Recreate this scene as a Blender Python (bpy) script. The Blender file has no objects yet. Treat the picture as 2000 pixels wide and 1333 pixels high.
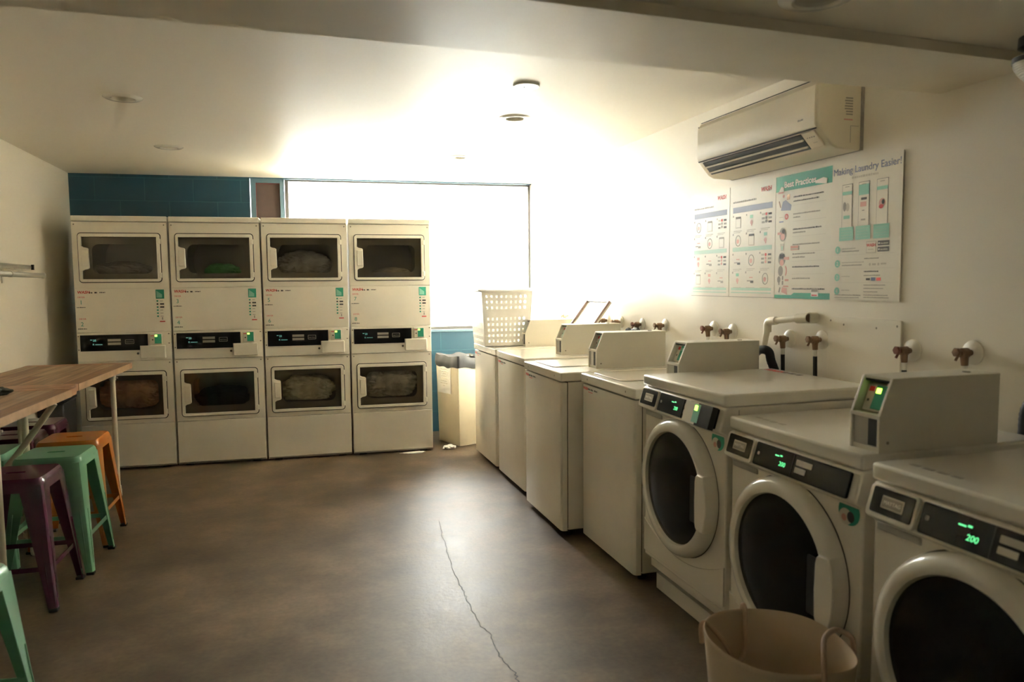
import bpy, bmesh, math, random
from mathutils import Vector, Matrix, noise
PI = math.pi
scene = bpy.context.scene
C = scene.collection

# ------------------------------------------------------------------ camera, light, exposure
cam_d = bpy.data.cameras.new('camera')
cam = bpy.data.objects.new('camera', cam_d)
C.objects.link(cam)
cam_d.sensor_width = 36.0
cam_d.lens = 1458.04 / 2000 * 36
cam_d.clip_start = 0.05
FW = Vector((0.28497, 0.95530, -0.07867)).normalized()
UP = Vector((0.03078, 0.07291, 0.99686)).normalized()
RT = FW.cross(UP).normalized()
UP = RT.cross(FW).normalized()
cam.matrix_world = Matrix(((RT.x, UP.x, -FW.x, 1.5802), (RT.y, UP.y, -FW.y, -6.4711), (RT.z, UP.z, -FW.z, 1.458), (0, 0, 0, 1)))
cam_d.dof.use_dof = True
cam_d.dof.focus_distance = 6.0
cam_d.dof.aperture_fstop = 3.5
scene.camera = cam
scene.view_settings.view_transform = 'Standard'
scene.view_settings.look = 'None'
scene.view_settings.gamma = 1.0
scene.view_settings.use_curve_mapping = False
scene.view_settings.exposure = 2.2
scene.cycles.use_denoising = True
scene.cycles.max_bounces = 12
scene.cycles.diffuse_bounces = 7
scene.cycles.glossy_bounces = 5
scene.cycles.transparent_max_bounces = 12
scene.cycles.sample_clamp_indirect = 12.0
scene.cycles.caustics_reflective = False
scene.cycles.caustics_refractive = False

SKY = 12.0
SUN = 150.0
world = bpy.data.worlds.new('sky')
scene.world = world
world.use_nodes = True
bg = world.node_tree.nodes['Background']
bg.inputs[0].default_value = (1.0, 0.975, 0.925, 1)
bg.inputs[1].default_value = SKY

TH = -0.0474                     # the dryer row and the window wall stand slightly askew
XL, XR, YB, ZC = -0.2025, 3.9184, 0.85, 2.427
def area(name, loc, rot, sx, sy, power, col, portal=False):
    l = bpy.data.lights.new(name, 'AREA')
    l.shape = 'RECTANGLE'; l.size = sx; l.size_y = sy; l.energy = power; l.color = col
    o = bpy.data.objects.new(name, l); C.objects.link(o)
    o.location = loc; o.rotation_euler = rot
    if portal: l.cycles.is_portal = True
    o['kind'] = 'helper'
    return o
def bwall(x, off=0.0, z=0.0):    # a point on the back wall line, off metres into the wall
    s = (x - XL) / math.cos(TH)
    return (x - off * math.sin(TH), YB + s * math.sin(TH) + off * math.cos(TH), z)
px, py, pz = bwall(2.745, 0.16, 1.70)
area('window_portal', (px, py, pz), (-PI / 2, 0, TH), 2.35, 1.42, 1.0, (1, 1, 1), True)
sd = bpy.data.lights.new('hazy_sun', 'SUN'); sd.energy = SUN; sd.angle = math.radians(22); sd.color = (1.0, 0.968, 0.915)
so = bpy.data.objects.new('hazy_sun', sd); C.objects.link(so); so['kind'] = 'helper'
so.rotation_euler = Vector((1.04, -1.05, -0.36)).to_track_quat('-Z', 'Y').to_euler()

# ------------------------------------------------------------------ materials
def mat(name, col, rough=0.5, metal=0.0, spec=0.5, coat=0.0, emit=None, estr=0.0, var=0.0, vscale=8.0, bump=0.0, bscale=60.0):
    m = bpy.data.materials.new(name); m.use_nodes = True
    nt = m.node_tree; b = nt.nodes['Principled BSDF']
    b.inputs['Base Color'].default_value = (*col, 1)
    b.inputs['Roughness'].default_value = rough
    b.inputs['Metallic'].default_value = metal
    b.inputs['Specular IOR Level'].default_value = spec
    b.inputs['Coat Weight'].default_value = coat
    b.inputs['Coat Roughness'].default_value = 0.12
    if emit:
        b.inputs['Emission Color'].default_value = (*emit, 1)
        b.inputs['Emission Strength'].default_value = estr
    tc = nt.nodes.new('ShaderNodeTexCoord')
    n = nt.nodes.new('ShaderNodeTexNoise'); n.inputs['Scale'].default_value = vscale; n.inputs['Detail'].default_value = 4
    nt.links.new(tc.outputs['Object'], n.inputs['Vector'])
    r = nt.nodes.new('ShaderNodeValToRGB')
    v = var if var else 0.02
    r.color_ramp.elements[0].position = 0.3; r.color_ramp.elements[1].position = 0.7
    r.color_ramp.elements[0].color = (*[c * (1 - v) for c in col], 1)
    r.color_ramp.elements[1].color = (*[min(1, c * (1 + v)) for c in col], 1)
    nt.links.new(n.outputs['Fac'], r.inputs['Fac']); nt.links.new(r.outputs['Color'], b.inputs['Base Color'])
    if bump:
        n2 = nt.nodes.new('ShaderNodeTexNoise'); n2.inputs['Scale'].default_value = bscale; n2.inputs['Detail'].default_value = 3
        nt.links.new(tc.outputs['Object'], n2.inputs['Vector'])
        bp = nt.nodes.new('ShaderNodeBump'); bp.inputs['Strength'].default_value = bump; bp.inputs['Distance'].default_value = 0.01
        nt.links.new(n2.outputs['Fac'], bp.inputs['Height']); nt.links.new(bp.outputs['Normal'], b.inputs['Normal'])
    return m

def glass_mat(name, tint, rough=0.03, ior=1.45):
    m = bpy.data.materials.new(name); m.use_nodes = True
    nt = m.node_tree; nt.nodes.clear()
    out = nt.nodes.new('ShaderNodeOutputMaterial'); mx = nt.nodes.new('ShaderNodeMixShader')
    tr = nt.nodes.new('ShaderNodeBsdfTransparent'); gl = nt.nodes.new('ShaderNodeBsdfGlossy'); fr = nt.nodes.new('ShaderNodeFresnel')
    tr.inputs['Color'].default_value = (*tint, 1); gl.inputs['Roughness'].default_value = rough; fr.inputs['IOR'].default_value = ior
    nt.links.new(fr.outputs[0], mx.inputs[0]); nt.links.new(tr.outputs[0], mx.inputs[1]); nt.links.new(gl.outputs[0], mx.inputs[2])
    nt.links.new(mx.outputs[0], out.inputs[0])
    return m

def concrete():
    m = mat('polished_concrete', (0.3, 0.25, 0.2), 0.3, spec=0.5)
    nt = m.node_tree; b = nt.nodes['Principled BSDF']; tc = nt.nodes['Texture Coordinate']
    n1 = nt.nodes.new('ShaderNodeTexNoise'); n1.inputs['Scale'].default_value = 2.1; n1.inputs['Detail'].default_value = 8; n1.inputs['Roughness'].default_value = 0.62
    n2 = nt.nodes.new('ShaderNodeTexNoise'); n2.inputs['Scale'].default_value = 45; n2.inputs['Detail'].default_value = 5
    n3 = nt.nodes.new('ShaderNodeTexVoronoi'); n3.inputs['Scale'].default_value = 9
    for n in (n1, n2, n3): nt.links.new(tc.outputs['Object'], n.inputs['Vector'])
    r1 = nt.nodes.new('ShaderNodeValToRGB')
    e = r1.color_ramp.elements
    e[0].position = 0.34; e[0].color = (0.058, 0.039, 0.024, 1)
    e[1].position = 0.68; e[1].color = (0.195, 0.139, 0.088, 1)
    x = e.new(0.5); x.color = (0.112, 0.078, 0.048, 1)
    nt.links.new(n1.outputs['Fac'], r1.inputs['Fac'])
    mx = nt.nodes.new('ShaderNodeMix'); mx.data_type = 'RGBA'; mx.blend_type = 'MULTIPLY'; mx.inputs['Factor'].default_value = 0.5
    r2 = nt.nodes.new('ShaderNodeValToRGB'); r2.color_ramp.elements[0].position = 0.3; r2.color_ramp.elements[0].color = (0.62, 0.6, 0.58, 1); r2.color_ramp.elements[1].position = 0.62
    nt.links.new(n2.outputs['Fac'], r2.inputs['Fac'])
    nt.links.new(r1.outputs['Color'], mx.inputs['A']); nt.links.new(r2.outputs['Color'], mx.inputs['B'])
    r4 = nt.nodes.new('ShaderNodeValToRGB'); r4.color_ramp.elements[0].position = 0.012; r4.color_ramp.elements[0].color = (0.35, 0.3, 0.26, 1); r4.color_ramp.elements[1].position = 0.03
    nt.links.new(n3.outputs['Distance'], r4.inputs['Fac'])
    mx2 = nt.nodes.new('ShaderNodeMix'); mx2.data_type = 'RGBA'; mx2.blend_type = 'MULTIPLY'; mx2.inputs['Factor'].default_value = 1.0
    nt.links.new(mx.outputs['Result'], mx2.inputs['A']); nt.links.new(r4.outputs['Color'], mx2.inputs['B'])
    nt.links.new(mx2.outputs['Result'], b.inputs['Base Color'])
    mr = nt.nodes.new('ShaderNodeMapRange'); mr.inputs['To Min'].default_value = 0.40; mr.inputs['To Max'].default_value = 0.58
    nt.links.new(n1.outputs['Fac'], mr.inputs['Value']); nt.links.new(mr.outputs['Result'], b.inputs['Roughness'])
    bp = nt.nodes.new('ShaderNodeBump'); bp.inputs['Strength'].default_value = 0.08; bp.inputs['Distance'].default_value = 0.01
    nt.links.new(n2.outputs['Fac'], bp.inputs['Height']); nt.links.new(bp.outputs['Normal'], b.inputs['Normal'])
    return m

def block_paint():
    m = mat('teal_painted_block', (0.013, 0.062, 0.098), 0.45, bump=0.0)
    nt = m.node_tree; b = nt.nodes['Principled BSDF']; tc = nt.nodes['Texture Coordinate']
    mp = nt.nodes.new('ShaderNodeMapping'); mp.inputs['Rotation'].default_value = (PI / 2, 0, 0)
    br = nt.nodes.new('ShaderNodeTexBrick'); br.inputs['Scale'].default_value = 1.0
    br.inputs['Brick Width'].default_value = 0.4; br.inputs['Row Height'].default_value = 0.2; br.inputs['Mortar Size'].default_value = 0.004
    br.inputs['Color1'].default_value = (0.013, 0.062, 0.098, 1); br.inputs['Color2'].default_value = (0.015, 0.068, 0.105, 1); br.inputs['Mortar'].default_value = (0.03, 0.105, 0.14, 1)
    nt.links.new(tc.outputs['Object'], mp.inputs['Vector']); nt.links.new(mp.outputs['Vector'], br.inputs['Vector'])
    nt.links.new(br.outputs['Color'], b.inputs['Base Color'])
    bp = nt.nodes.new('ShaderNodeBump'); bp.inputs['Strength'].default_value = 0.4; bp.inputs['Distance'].default_value = 0.004; bp.invert = True
    nt.links.new(br.outputs['Fac'], bp.inputs['Height']); nt.links.new(bp.outputs['Normal'], b.inputs['Normal'])
    return m

def plank_wood():
    m = mat('weathered_plank_wood', (0.3, 0.2, 0.12), 0.55)
    nt = m.node_tree; b = nt.nodes['Principled BSDF']; tc = nt.nodes['Texture Coordinate']
    mp = nt.nodes.new('ShaderNodeMapping'); mp.inputs['Rotation'].default_value = (0, 0, PI / 2)
    br = nt.nodes.new('ShaderNodeTexBrick'); br.inputs['Scale'].default_value = 1.0; br.offset = 0.43; br.squash = 1
    br.inputs['Brick Width'].default_value = 0.72; br.inputs['Row Height'].default_value = 0.082; br.inputs['Mortar Size'].default_value = 0.0016; br.inputs['Bias'].default_value = -0.1
    br.inputs['Color1'].default_value = (0.23, 0.12, 0.065, 1); br.inputs['Color2'].default_value = (0.37, 0.255, 0.155, 1); br.inputs['Mortar'].default_value = (0.05, 0.033, 0.02, 1)
    nt.links.new(tc.outputs['Object'], mp.inputs['Vector']); nt.links.new(mp.outputs['Vector'], br.inputs['Vector'])
    mp2 = nt.nodes.new('ShaderNodeMapping'); mp2.inputs['Scale'].default_value = (38, 2.2, 38)
    nt.links.new(tc.outputs['Object'], mp2.inputs['Vector'])
    n = nt.nodes.new('ShaderNodeTexNoise'); n.inputs['Scale'].default_value = 1.0; n.inputs['Detail'].default_value = 7
    nt.links.new(mp2.outputs['Vector'], n.inputs['Vector'])
    r = nt.nodes.new('ShaderNodeValToRGB'); r.color_ramp.elements[0].position = 0.3; r.color_ramp.elements[0].color = (0.45, 0.42, 0.4, 1); r.color_ramp.elements[1].position = 0.68; r.color_ramp.elements[1].color = (1.15, 1.12, 1.1, 1)
    nt.links.new(n.outputs['Fac'], r.inputs['Fac'])
    mx = nt.nodes.new('ShaderNodeMix'); mx.data_type = 'RGBA'; mx.blend_type = 'MULTIPLY'; mx.inputs['Factor'].default_value = 0.85
    nt.links.new(br.outputs['Color'], mx.inputs['A']); nt.links.new(r.outputs['Color'], mx.inputs['B'])
    nt.links.new(mx.outputs['Result'], b.inputs['Base Color'])
    return m

M = {}
M['wall'] = mat('cream_wall_paint', (0.80, 0.748, 0.64), 0.45, spec=0.45, var=0.015, vscale=1.5, bump=0.05, bscale=90)
M['ceil'] = mat('cream_ceiling_paint', (0.795, 0.742, 0.635), 0.5, spec=0.45, var=0.015, vscale=1.2, bump=0.03, bscale=20)
M['beam'] = mat('beam_paint', (0.77, 0.705, 0.575), 0.4, spec=0.45, bump=0.04, bscale=40)
M['floor'] = concrete()
M['teal'] = block_paint()
M['frame'] = mat('blue_grey_frame_paint', (0.10, 0.17, 0.21), 0.5)
M['board'] = mat('brown_board', (0.085, 0.055, 0.045), 0.7, var=0.1)
M['enamel'] = mat('white_enamel', (0.83, 0.785, 0.69), 0.19, spec=0.5, coat=0.25)
M['enamel2'] = mat('cream_dryer_enamel', (0.84, 0.79, 0.68), 0.3, spec=0.5)
M['plastic'] = mat('white_plastic', (0.79, 0.755, 0.67), 0.22, coat=0.2)
M['meter'] = mat('meter_box_enamel', (0.70, 0.66, 0.56), 0.4)
M['meterdark'] = mat('grey_meter_recess', (0.40, 0.38, 0.34), 0.5)
M['seam'] = mat('dark_seam', (0.03, 0.027, 0.022), 0.7)
M['black'] = mat('black_plastic', (0.012, 0.012, 0.013), 0.3)
M['panel'] = mat('black_control_glass', (0.008, 0.008, 0.009), 0.25, spec=0.25)
M['doorglass'] = mat('dark_porthole_glass', (0.006, 0.0055, 0.005), 0.22, spec=0.22)
M['rubber'] = mat('black_rubber', (0.015, 0.015, 0.015), 0.6)
M['screw'] = mat('screw_metal', (0.28, 0.25, 0.2), 0.4, metal=0.8)
M['chrome'] = mat('chrome', (0.72, 0.69, 0.61), 0.3, metal=0.75)
M['steel'] = mat('drum_steel', (0.34, 0.31, 0.27), 0.45, metal=0.25)
M['bulk'] = mat('bulkhead_grey', (0.30, 0.27, 0.235), 0.5)
M['brass'] = mat('aged_brass', (0.24, 0.15, 0.095), 0.42, metal=0.85, var=0.2)
M['copper'] = mat('red_handle_brass', (0.24, 0.10, 0.07), 0.45, metal=0.6)
M['red'] = mat('red_print', (0.62, 0.035, 0.03), 0.5)
M['pink'] = mat('pale_red_print', (0.66, 0.34, 0.28), 0.5)
M['green'] = mat('green_print', (0.03, 0.33, 0.22), 0.5)
M['mint'] = mat('mint_print', (0.25, 0.56, 0.44), 0.5)
M['mint2'] = mat('pale_mint_print', (0.42, 0.62, 0.50), 0.5)
M['blue'] = mat('blue_print', (0.14, 0.17, 0.34), 0.5)
M['blue2'] = mat('slate_blue_print', (0.25, 0.29, 0.44), 0.5)
M['ink'] = mat('dark_ink', (0.06, 0.055, 0.05), 0.6)
M['grey'] = mat('grey_ink', (0.34, 0.31, 0.26), 0.6)
M['lgrey'] = mat('light_grey_ink', (0.55, 0.51, 0.43), 0.6)
M['paper'] = mat('poster_sheet', (0.78, 0.74, 0.64), 0.35)
M['white'] = mat('white_print', (0.84, 0.82, 0.76), 0.5)
M['led'] = mat('lit_green_led', (0.3, 0.8, 0.1), 0.4, emit=(0.42, 1.0, 0.06), estr=1.6)
M['digit'] = mat('lit_green_digits', (0.1, 0.5, 0.2), 0.4, emit=(0.12, 0.72, 0.25), estr=0.4)
M['cyan'] = mat('lit_teal_digits', (0.1, 0.4, 0.35), 0.4, emit=(0.25, 0.62, 0.55), estr=0.12)
M['pipe'] = mat('cream_pipe_paint', (0.68, 0.62, 0.50), 0.35)
M['pvc'] = mat('painted_pvc', (0.80, 0.74, 0.62), 0.35)
M['wood'] = plank_wood()
M['woodend'] = mat('reddish_end_board', (0.30, 0.15, 0.08), 0.5, var=0.3, vscale=14)
M['s_green'] = mat('mint_green_paint', (0.17, 0.41, 0.255), 0.3, spec=0.5, coat=0.2)
M['s_purple'] = mat('plum_purple_paint', (0.075, 0.011, 0.042), 0.26, spec=0.5, coat=0.3)
M['s_orange'] = mat('orange_paint', (0.47, 0.155, 0.02), 0.32, spec=0.5, coat=0.2)
M['canvas'] = mat('beige_canvas', (0.62, 0.50, 0.36), 0.8, bump=0.2, bscale=300)
M['rope'] = mat('tan_cord', (0.50, 0.36, 0.26), 0.75)
M['bin'] = mat('beige_bin_plastic', (0.70, 0.62, 0.46), 0.42, var=0.04)
M['liner'] = mat('black_bin_liner', (0.014, 0.015, 0.017), 0.4, coat=0.15)
M['basket'] = mat('white_basket_plastic', (0.82, 0.80, 0.76), 0.4)
M['tissue'] = mat('white_tissue', (0.80, 0.79, 0.76), 0.8)
M['ac'] = mat('aged_white_plastic', (0.74, 0.67, 0.52), 0.35)
M['crate'] = mat('black_bin_plastic', (0.02, 0.022, 0.026), 0.35)
M['ext'] = mat('exterior_white_render', (0.75, 0.75, 0.74), 0.8)
M['extground'] = mat('pale_paving', (0.5, 0.49, 0.46), 0.8)
M['glass'] = glass_mat('clear_window_glass', (0.93, 0.95, 0.95))
M['dglass'] = glass_mat('smoky_dryer_glass', (0.96, 0.94, 0.90), 0.06, 1.45)
M['lampglass'] = mat('ribbed_lamp_glass', (0.62, 0.60, 0.52), 0.18, coat=0.5)

# ------------------------------------------------------------------ mesh helpers
_cache = {}
def _curve_to_mesh(cu):
    ob = bpy.data.objects.new('tmp', cu); C.objects.link(ob)
    dg = bpy.context.evaluated_depsgraph_get(); dg.update()
    me = ob.evaluated_get(dg).to_mesh()
    vs = [tuple(v.co) for v in me.vertices]; fs = [tuple(p.vertices) for p in me.polygons]
    ob.evaluated_get(dg).to_mesh_clear(); bpy.data.objects.remove(ob); bpy.data.curves.remove(cu)
    return vs, fs

def rrect(x0, x1, y0, y1, r, n=5):
    pts = []
    for cx, cy, a in ((x1 - r, y1 - r, 0), (x0 + r, y1 - r, PI / 2), (x0 + r, y0 + r, PI), (x1 - r, y0 + r, 1.5 * PI)):
        for i in range(n + 1):
            t = a + PI / 2 * i / n; pts.append((cx + r * math.cos(t), cy + r * math.sin(t)))
    return pts
def circ(cx, cy, r, n=48, a0=0.0, a1=2 * PI, ry=None):
    return [(cx + r * math.cos(a0 + (a1 - a0) * i / n), cy + (ry or r) * math.sin(a0 + (a1 - a0) * i / n)) for i in range(n)]

class MB:
    def __init__(s): s.v, s.f, s.m = [], [], []
    def add(s, vs, fs, m=0):
        o = len(s.v); s.v += [tuple(v) for v in vs]; s.f += [tuple(i + o for i in f) for f in fs]; s.m += [m] * len(fs); return s
    def box(s, x0, x1, y0, y1, z0, z1, m=0):
        vs = [(x, y, z) for z in (z0, z1) for y in (y0, y1) for x in (x0, x1)]
        return s.add(vs, [(0, 2, 3, 1), (4, 5, 7, 6), (0, 1, 5, 4), (2, 6, 7, 3), (0, 4, 6, 2), (1, 3, 7, 5)], m)
    def tube(s, pts, r, n=12, m=0, closed=False, caps=True):
        pts = [Vector(p) for p in pts]; N = len(pts); rs = r if isinstance(r, (list, tuple)) else [r] * N
        vs, fs, prev = [], [], None
        for i, p in enumerate(pts):
            a = pts[(i - 1) % N] if (closed or i > 0) else p; b = pts[(i + 1) % N] if (closed or i < N - 1) else p
            t = (b - a).normalized()
            if prev is None:
                up = Vector((0, 0, 1)) if abs(t.z) < 0.9 else Vector((1, 0, 0)); u = t.cross(up).normalized()
            else:
                u = (prev - t * prev.dot(t)).normalized()
            prev = u; w = t.cross(u)
            vs += [p + (u * math.cos(2 * PI * k / n) + w * math.sin(2 * PI * k / n)) * rs[i] for k in range(n)]
        for i in range(N if closed else N - 1):
            j = (i + 1) % N
            fs += [(i * n + k, i * n + (k + 1) % n, j * n + (k + 1) % n, j * n + k) for k in range(n)]
        if caps and not closed: fs += [tuple(range(n))[::-1], tuple((N - 1) * n + k for k in range(n))]
        return s.add(vs, fs, m)
    def lathe(s, prof, origin=(0, 0, 0), axis=(0, 0, 1), n=32, m=0):
        ax = Vector(axis).normalized(); u = ax.cross(Vector((0, 0, 1)) if abs(ax.z) < 0.9 else Vector((1, 0, 0))).normalized(); w = ax.cross(u); o = Vector(origin)
        vs = [o + ax * h + (u * math.cos(2 * PI * k / n) + w * math.sin(2 * PI * k / n)) * max(r, 1e-5) for r, h in prof for k in range(n)]
        fs = [(i * n + k, i * n + (k + 1) % n, (i + 1) * n + (k + 1) % n, (i + 1) * n + k) for i in range(len(prof) - 1) for k in range(n)]
        return s.add(vs, fs, m)
    def prism(s, poly, axis, a0, a1, m=0):     # poly: 2D points in the plane left by axis
        n = len(poly)
        def P(q, a): return (a, q[0], q[1]) if axis == 'x' else ((q[0], a, q[1]) if axis == 'y' else (q[0], q[1], a))
        vs = [P(q, a0) for q in poly] + [P(q, a1) for q in poly]
        fs = [tuple(range(n))[::-1], tuple(range(n, 2 * n))] + [(i, (i + 1) % n, n + (i + 1) % n, n + i) for i in range(n)]
        return s.add(vs, fs, m)
    def shape(s, loops, y0, d, m=0, bev=0.0, top=False):   # flat outline with holes; faces -y (or +z if top), d thick, front at y0
        cu = bpy.data.curves.new('t', 'CURVE'); cu.dimensions = '2D'; cu.fill_mode = 'BOTH'
        cu.extrude = max(d / 2 - bev, 0.00001); cu.bevel_depth = bev; cu.bevel_resolution = 2; cu.offset = -bev
        for lp in loops:
            sp = cu.splines.new('POLY'); sp.points.add(len(lp) - 1); sp.use_cyclic_u = True
            for i, q in enumerate(lp): sp.points[i].co = (q[0], q[1], 0, 1)
        vs, fs = _curve_to_mesh(cu)
        if top: return s.add([(a, b, y0 - d / 2 + c) for a, b, c in vs], fs, m)
        return s.add([(a, y0 + d / 2 - c, b) for a, b, c in vs], fs, m)
    def text(s, txt, x, z, size, y0, m=0, d=0.0006, align='LEFT', shear=0.0, top=False, bold=0.0):
        k = (txt, size, align, shear, bold)
        if k not in _cache:
            cu = bpy.data.curves.new('t', 'FONT'); cu.body = txt; cu.size = size; cu.align_x = align; cu.shear = shear; cu.extrude = d / 2; cu.offset = bold; cu.resolution_u = 3
            _cache[k] = _curve_to_mesh(cu)
        vs, fs = _cache[k]
        if top: return s.add([(x + a, z + b, y0 + c) for a, b, c in vs], fs, m)
        return s.add([(x + a, y0 - c, z + b) for a, b, c in vs], fs, m)
    def rect(s, x, z, w, h, y0, m=0, d=0.0006):   # thin printed rectangle, (x, z) its lower left
        return s.box(x, x + w, y0 - d, y0, z, z + h, m)
    def disc(s, x, z, r, y0, m=0, n=20, d=0.0006, rz=None):
        rz = rz or r
        vs = [(x + r * math.cos(2 * PI * k / n), y0 - d, z + rz * math.sin(2 * PI * k / n)) for k in range(n)]
        return s.add(vs, [tuple(range(n))], m)
    def build(s, name, mats, parent=None, bevel=0.0, smooth=30, seg=2, loc=None, rotz=None):
        me = bpy.data.meshes.new(name); me.from_pydata(s.v, [], s.f); me.validate()
        for mm in (mats if isinstance(mats, (list, tuple)) else [mats]): me.materials.append(M[mm] if isinstance(mm, str) else mm)
        if len(me.polygons) == len(s.m): me.polygons.foreach_set('material_index', s.m)
        bm = bmesh.new(); bm.from_mesh(me)
        bmesh.ops.recalc_face_normals(bm, faces=bm.faces); bm.to_mesh(me); bm.free()
        if smooth:
            me.polygons.foreach_set('use_smooth', [True] * len(me.polygons)); me.set_sharp_from_angle(angle=math.radians(smooth))
        o = bpy.data.objects.new(name, me); C.objects.link(o)
        if parent: o.parent = parent
        if loc: o.location = loc
        if rotz is not None: o.rotation_euler = (0, 0, rotz)
        if bevel:
            b = o.modifiers.new('bevel', 'BEVEL'); b.width = bevel; b.segments = seg; b.limit_method = 'ANGLE'; b.angle_limit = math.radians(40)
            b.harden_normals = False
        return o

def tag(o, label, cat, group=None):
    o['label'] = label; o['category'] = cat
    if group: o['group'] = group
    return o
def thing(name, label, cat, loc=(0, 0, 0), rotz=0.0, group=None):
    o = bpy.data.objects.new(name, None); C.objects.link(o); o.location = loc; o.rotation_euler = (0, 0, rotz)
    return tag(o, label, cat, group)
def struct(o): o['kind'] = 'structure'; return o
def kids(o): return [c for c in bpy.data.objects if c.parent == o]
def copy_tree(o, parent=None):
    ch = kids(o); c = o.copy(); C.objects.link(c); c.parent = parent
    for k in ch: copy_tree(k, c)
    return c
R90 = -PI / 2          # turns a front that faces -y to face -x (right-hand wall and washers)

# ------------------------------------------------------------------ room shell
b = MB(); b.box(XL - 0.15, XR + 0.15, -9.15, 1.2, -0.12, 0.0); floor = struct(b.build('floor', 'floor', smooth=0))
crack_px = [(2.42, -2.05), (2.40, -2.2), (2.378, -2.43), (2.36, -2.62), (2.345, -2.8), (2.328, -3.016), (2.335, -3.12), (2.326, -3.201), (2.318, -3.33), (2.321, -3.495), (2.338, -3.58), (2.335, -3.674), (2.329, -3.76), (2.335, -3.834), (2.35, -3.9), (2.34, -3.951), (2.35, -4.1), (2.34, -4.3)]
random.seed(5); pts = []
for i in range(len(crack_px) - 1):
    a, c = Vector(crack_px[i]), Vector(crack_px[i + 1])
    for k in range(4):
        q = a.lerp(c, k / 4); pts.append((q.x + random.uniform(-0.006, 0.006), q.y))
b = MB(); vs = []; fs = []
for i, (x, y) in enumerate(pts):
    w = 0.0009 + 0.0012 * random.random() + 0.0008 * i / len(pts); vs += [(x - w, y, 0.0006), (x + w, y, 0.0006)]
fs = [(2 * i, 2 * i + 1, 2 * i + 3, 2 * i + 2) for i in range(len(pts) - 1)]
b.add(vs, fs); b.build('crack', 'seam', floor, smooth=0)

b = MB(); b.box(XL - 0.15, XL, -9.15, 1.2, 0, 2.6); struct(b.build('wall_left', 'wall', smooth=0))
b = MB(); b.box(XR, XR + 0.15, -9.15, 1.2, 0, 2.6); struct(b.build('wall_right', 'wall', smooth=0))
b = MB(); b.box(XL, XR, -9.15, -9.0, 0, 2.6); struct(b.build('wall_front', 'wall', smooth=0))
LIGHTS = [(0.791, -2.116), (0.805, -0.664), (2.879, -0.734), (2.893, -2.165)]
b = MB(); b.shape([[(XL - 0.15, -4.5), (XR + 0.15, -4.5), (XR + 0.15, 1.2), (XL - 0.15, 1.2)]] + [circ(x, y, 0.058, 32) for x, y in LIGHTS], ZC + 0.2, 0.2, top=True); struct(b.build('ceiling', 'ceil', smooth=0))
b = MB(); b.shape([[(XL - 0.15, -9.15), (XR + 0.15, -9.15), (XR + 0.15, -4.5), (XL - 0.15, -4.5)], circ(2.89, -4.82, 0.058, 32)], 2.5, 0.328, top=True); struct(b.build('ceiling', 'ceil', smooth=0))
# dropped beam across the room, its far edge slightly askew
b = MB(); zb = 2.14
b.add([(XL, -4.813, zb), (XR, -4.605, zb), (XR, -4.215, zb), (XL, -4.36, zb), (XL, -4.813, 2.43), (XR, -4.605, 2.43), (XR, -4.215, 2.43), (XL, -4.36, 2.43)],
      [(0, 3, 2, 1), (4, 5, 6, 7), (0, 1, 5, 4), (1, 2, 6, 5), (2, 3, 7, 6), (3, 0, 4, 7)])
struct(b.build('trim_1', 'beam', smooth=0))

# back wall, built in its own slightly turned frame: local x along the wall, y into it
def back(o): o.location = (XL, YB, 0); o.rotation_euler = (0, 0, TH); return o
WX0, WX1, SILL = 1.775, 4.115, 1.0
b = MB()
b.box(0, 1.475, 0, 0.2, 0, 2.5); b.box(1.475, WX0 + .003, 0.012, 0.2, 0, 0.9); b.box(WX0 + .003, 4.13, 0, 0.2, 0, SILL - 0.02)
b.box(1.475, 4.13, 0, 0.2, 2.418, 2.5)
struct(back(b.build('wall_back', 'teal', smooth=0)))
b = MB(); b.shape([[(1.482, 0.9), (1.775, 0.9), (1.775, 2.418), (1.482, 2.418)], rrect(1.525, 1.738, 1.0, 2.384, 0.004, 2)], 0.02, 0.06)
w1 = struct(back(b.build('window_1', 'frame', smooth=0, bevel=0.003)))
b = MB(); b.box(1.52, 1.742, 0.055, 0.08, 0.99, 2.39); b.build('board_panel', 'board', w1, smooth=0)
b = MB(); b.rect(1.526, 1.0, 0.006, 1.384, 0.05, 0, 0.004); b.rect(1.526, 2.374, 0.212, 0.008, 0.05, 0, 0.004); b.build('red_bead', mat('dark_red_bead', (0.16, 0.03, 0.03), 0.5), w1, smooth=0)
b = MB()
b.shape([[(WX0 + .003, SILL), (WX1 + 0.01, SILL), (WX1 + 0.01, 2.416), (WX0 + .003, 2.416)], [(WX0 + 0.035, SILL + 0.03), (WX1 - 0.012, SILL + 0.03), (WX1 - 0.012, 2.405), (WX0 + 0.035, 2.405)]], 0.05, 0.05)
w2 = struct(back(b.build('window_2', mat('bronze_frame', (0.10, 0.095, 0.085), 0.5), smooth=0)))
b = MB(); b.box(WX0 + 0.03, WX1 - 0.01, 0.072, 0.078, SILL + 0.02, 2.41); b.build('glass', 'glass', w2, smooth=0)
b = MB(); b.box(WX0 + 0.003, 4.12, -0.025, 0.055, SILL - 0.02, SILL + 0.002); b.build('sill', 'frame', w2, bevel=0.003)

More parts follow.
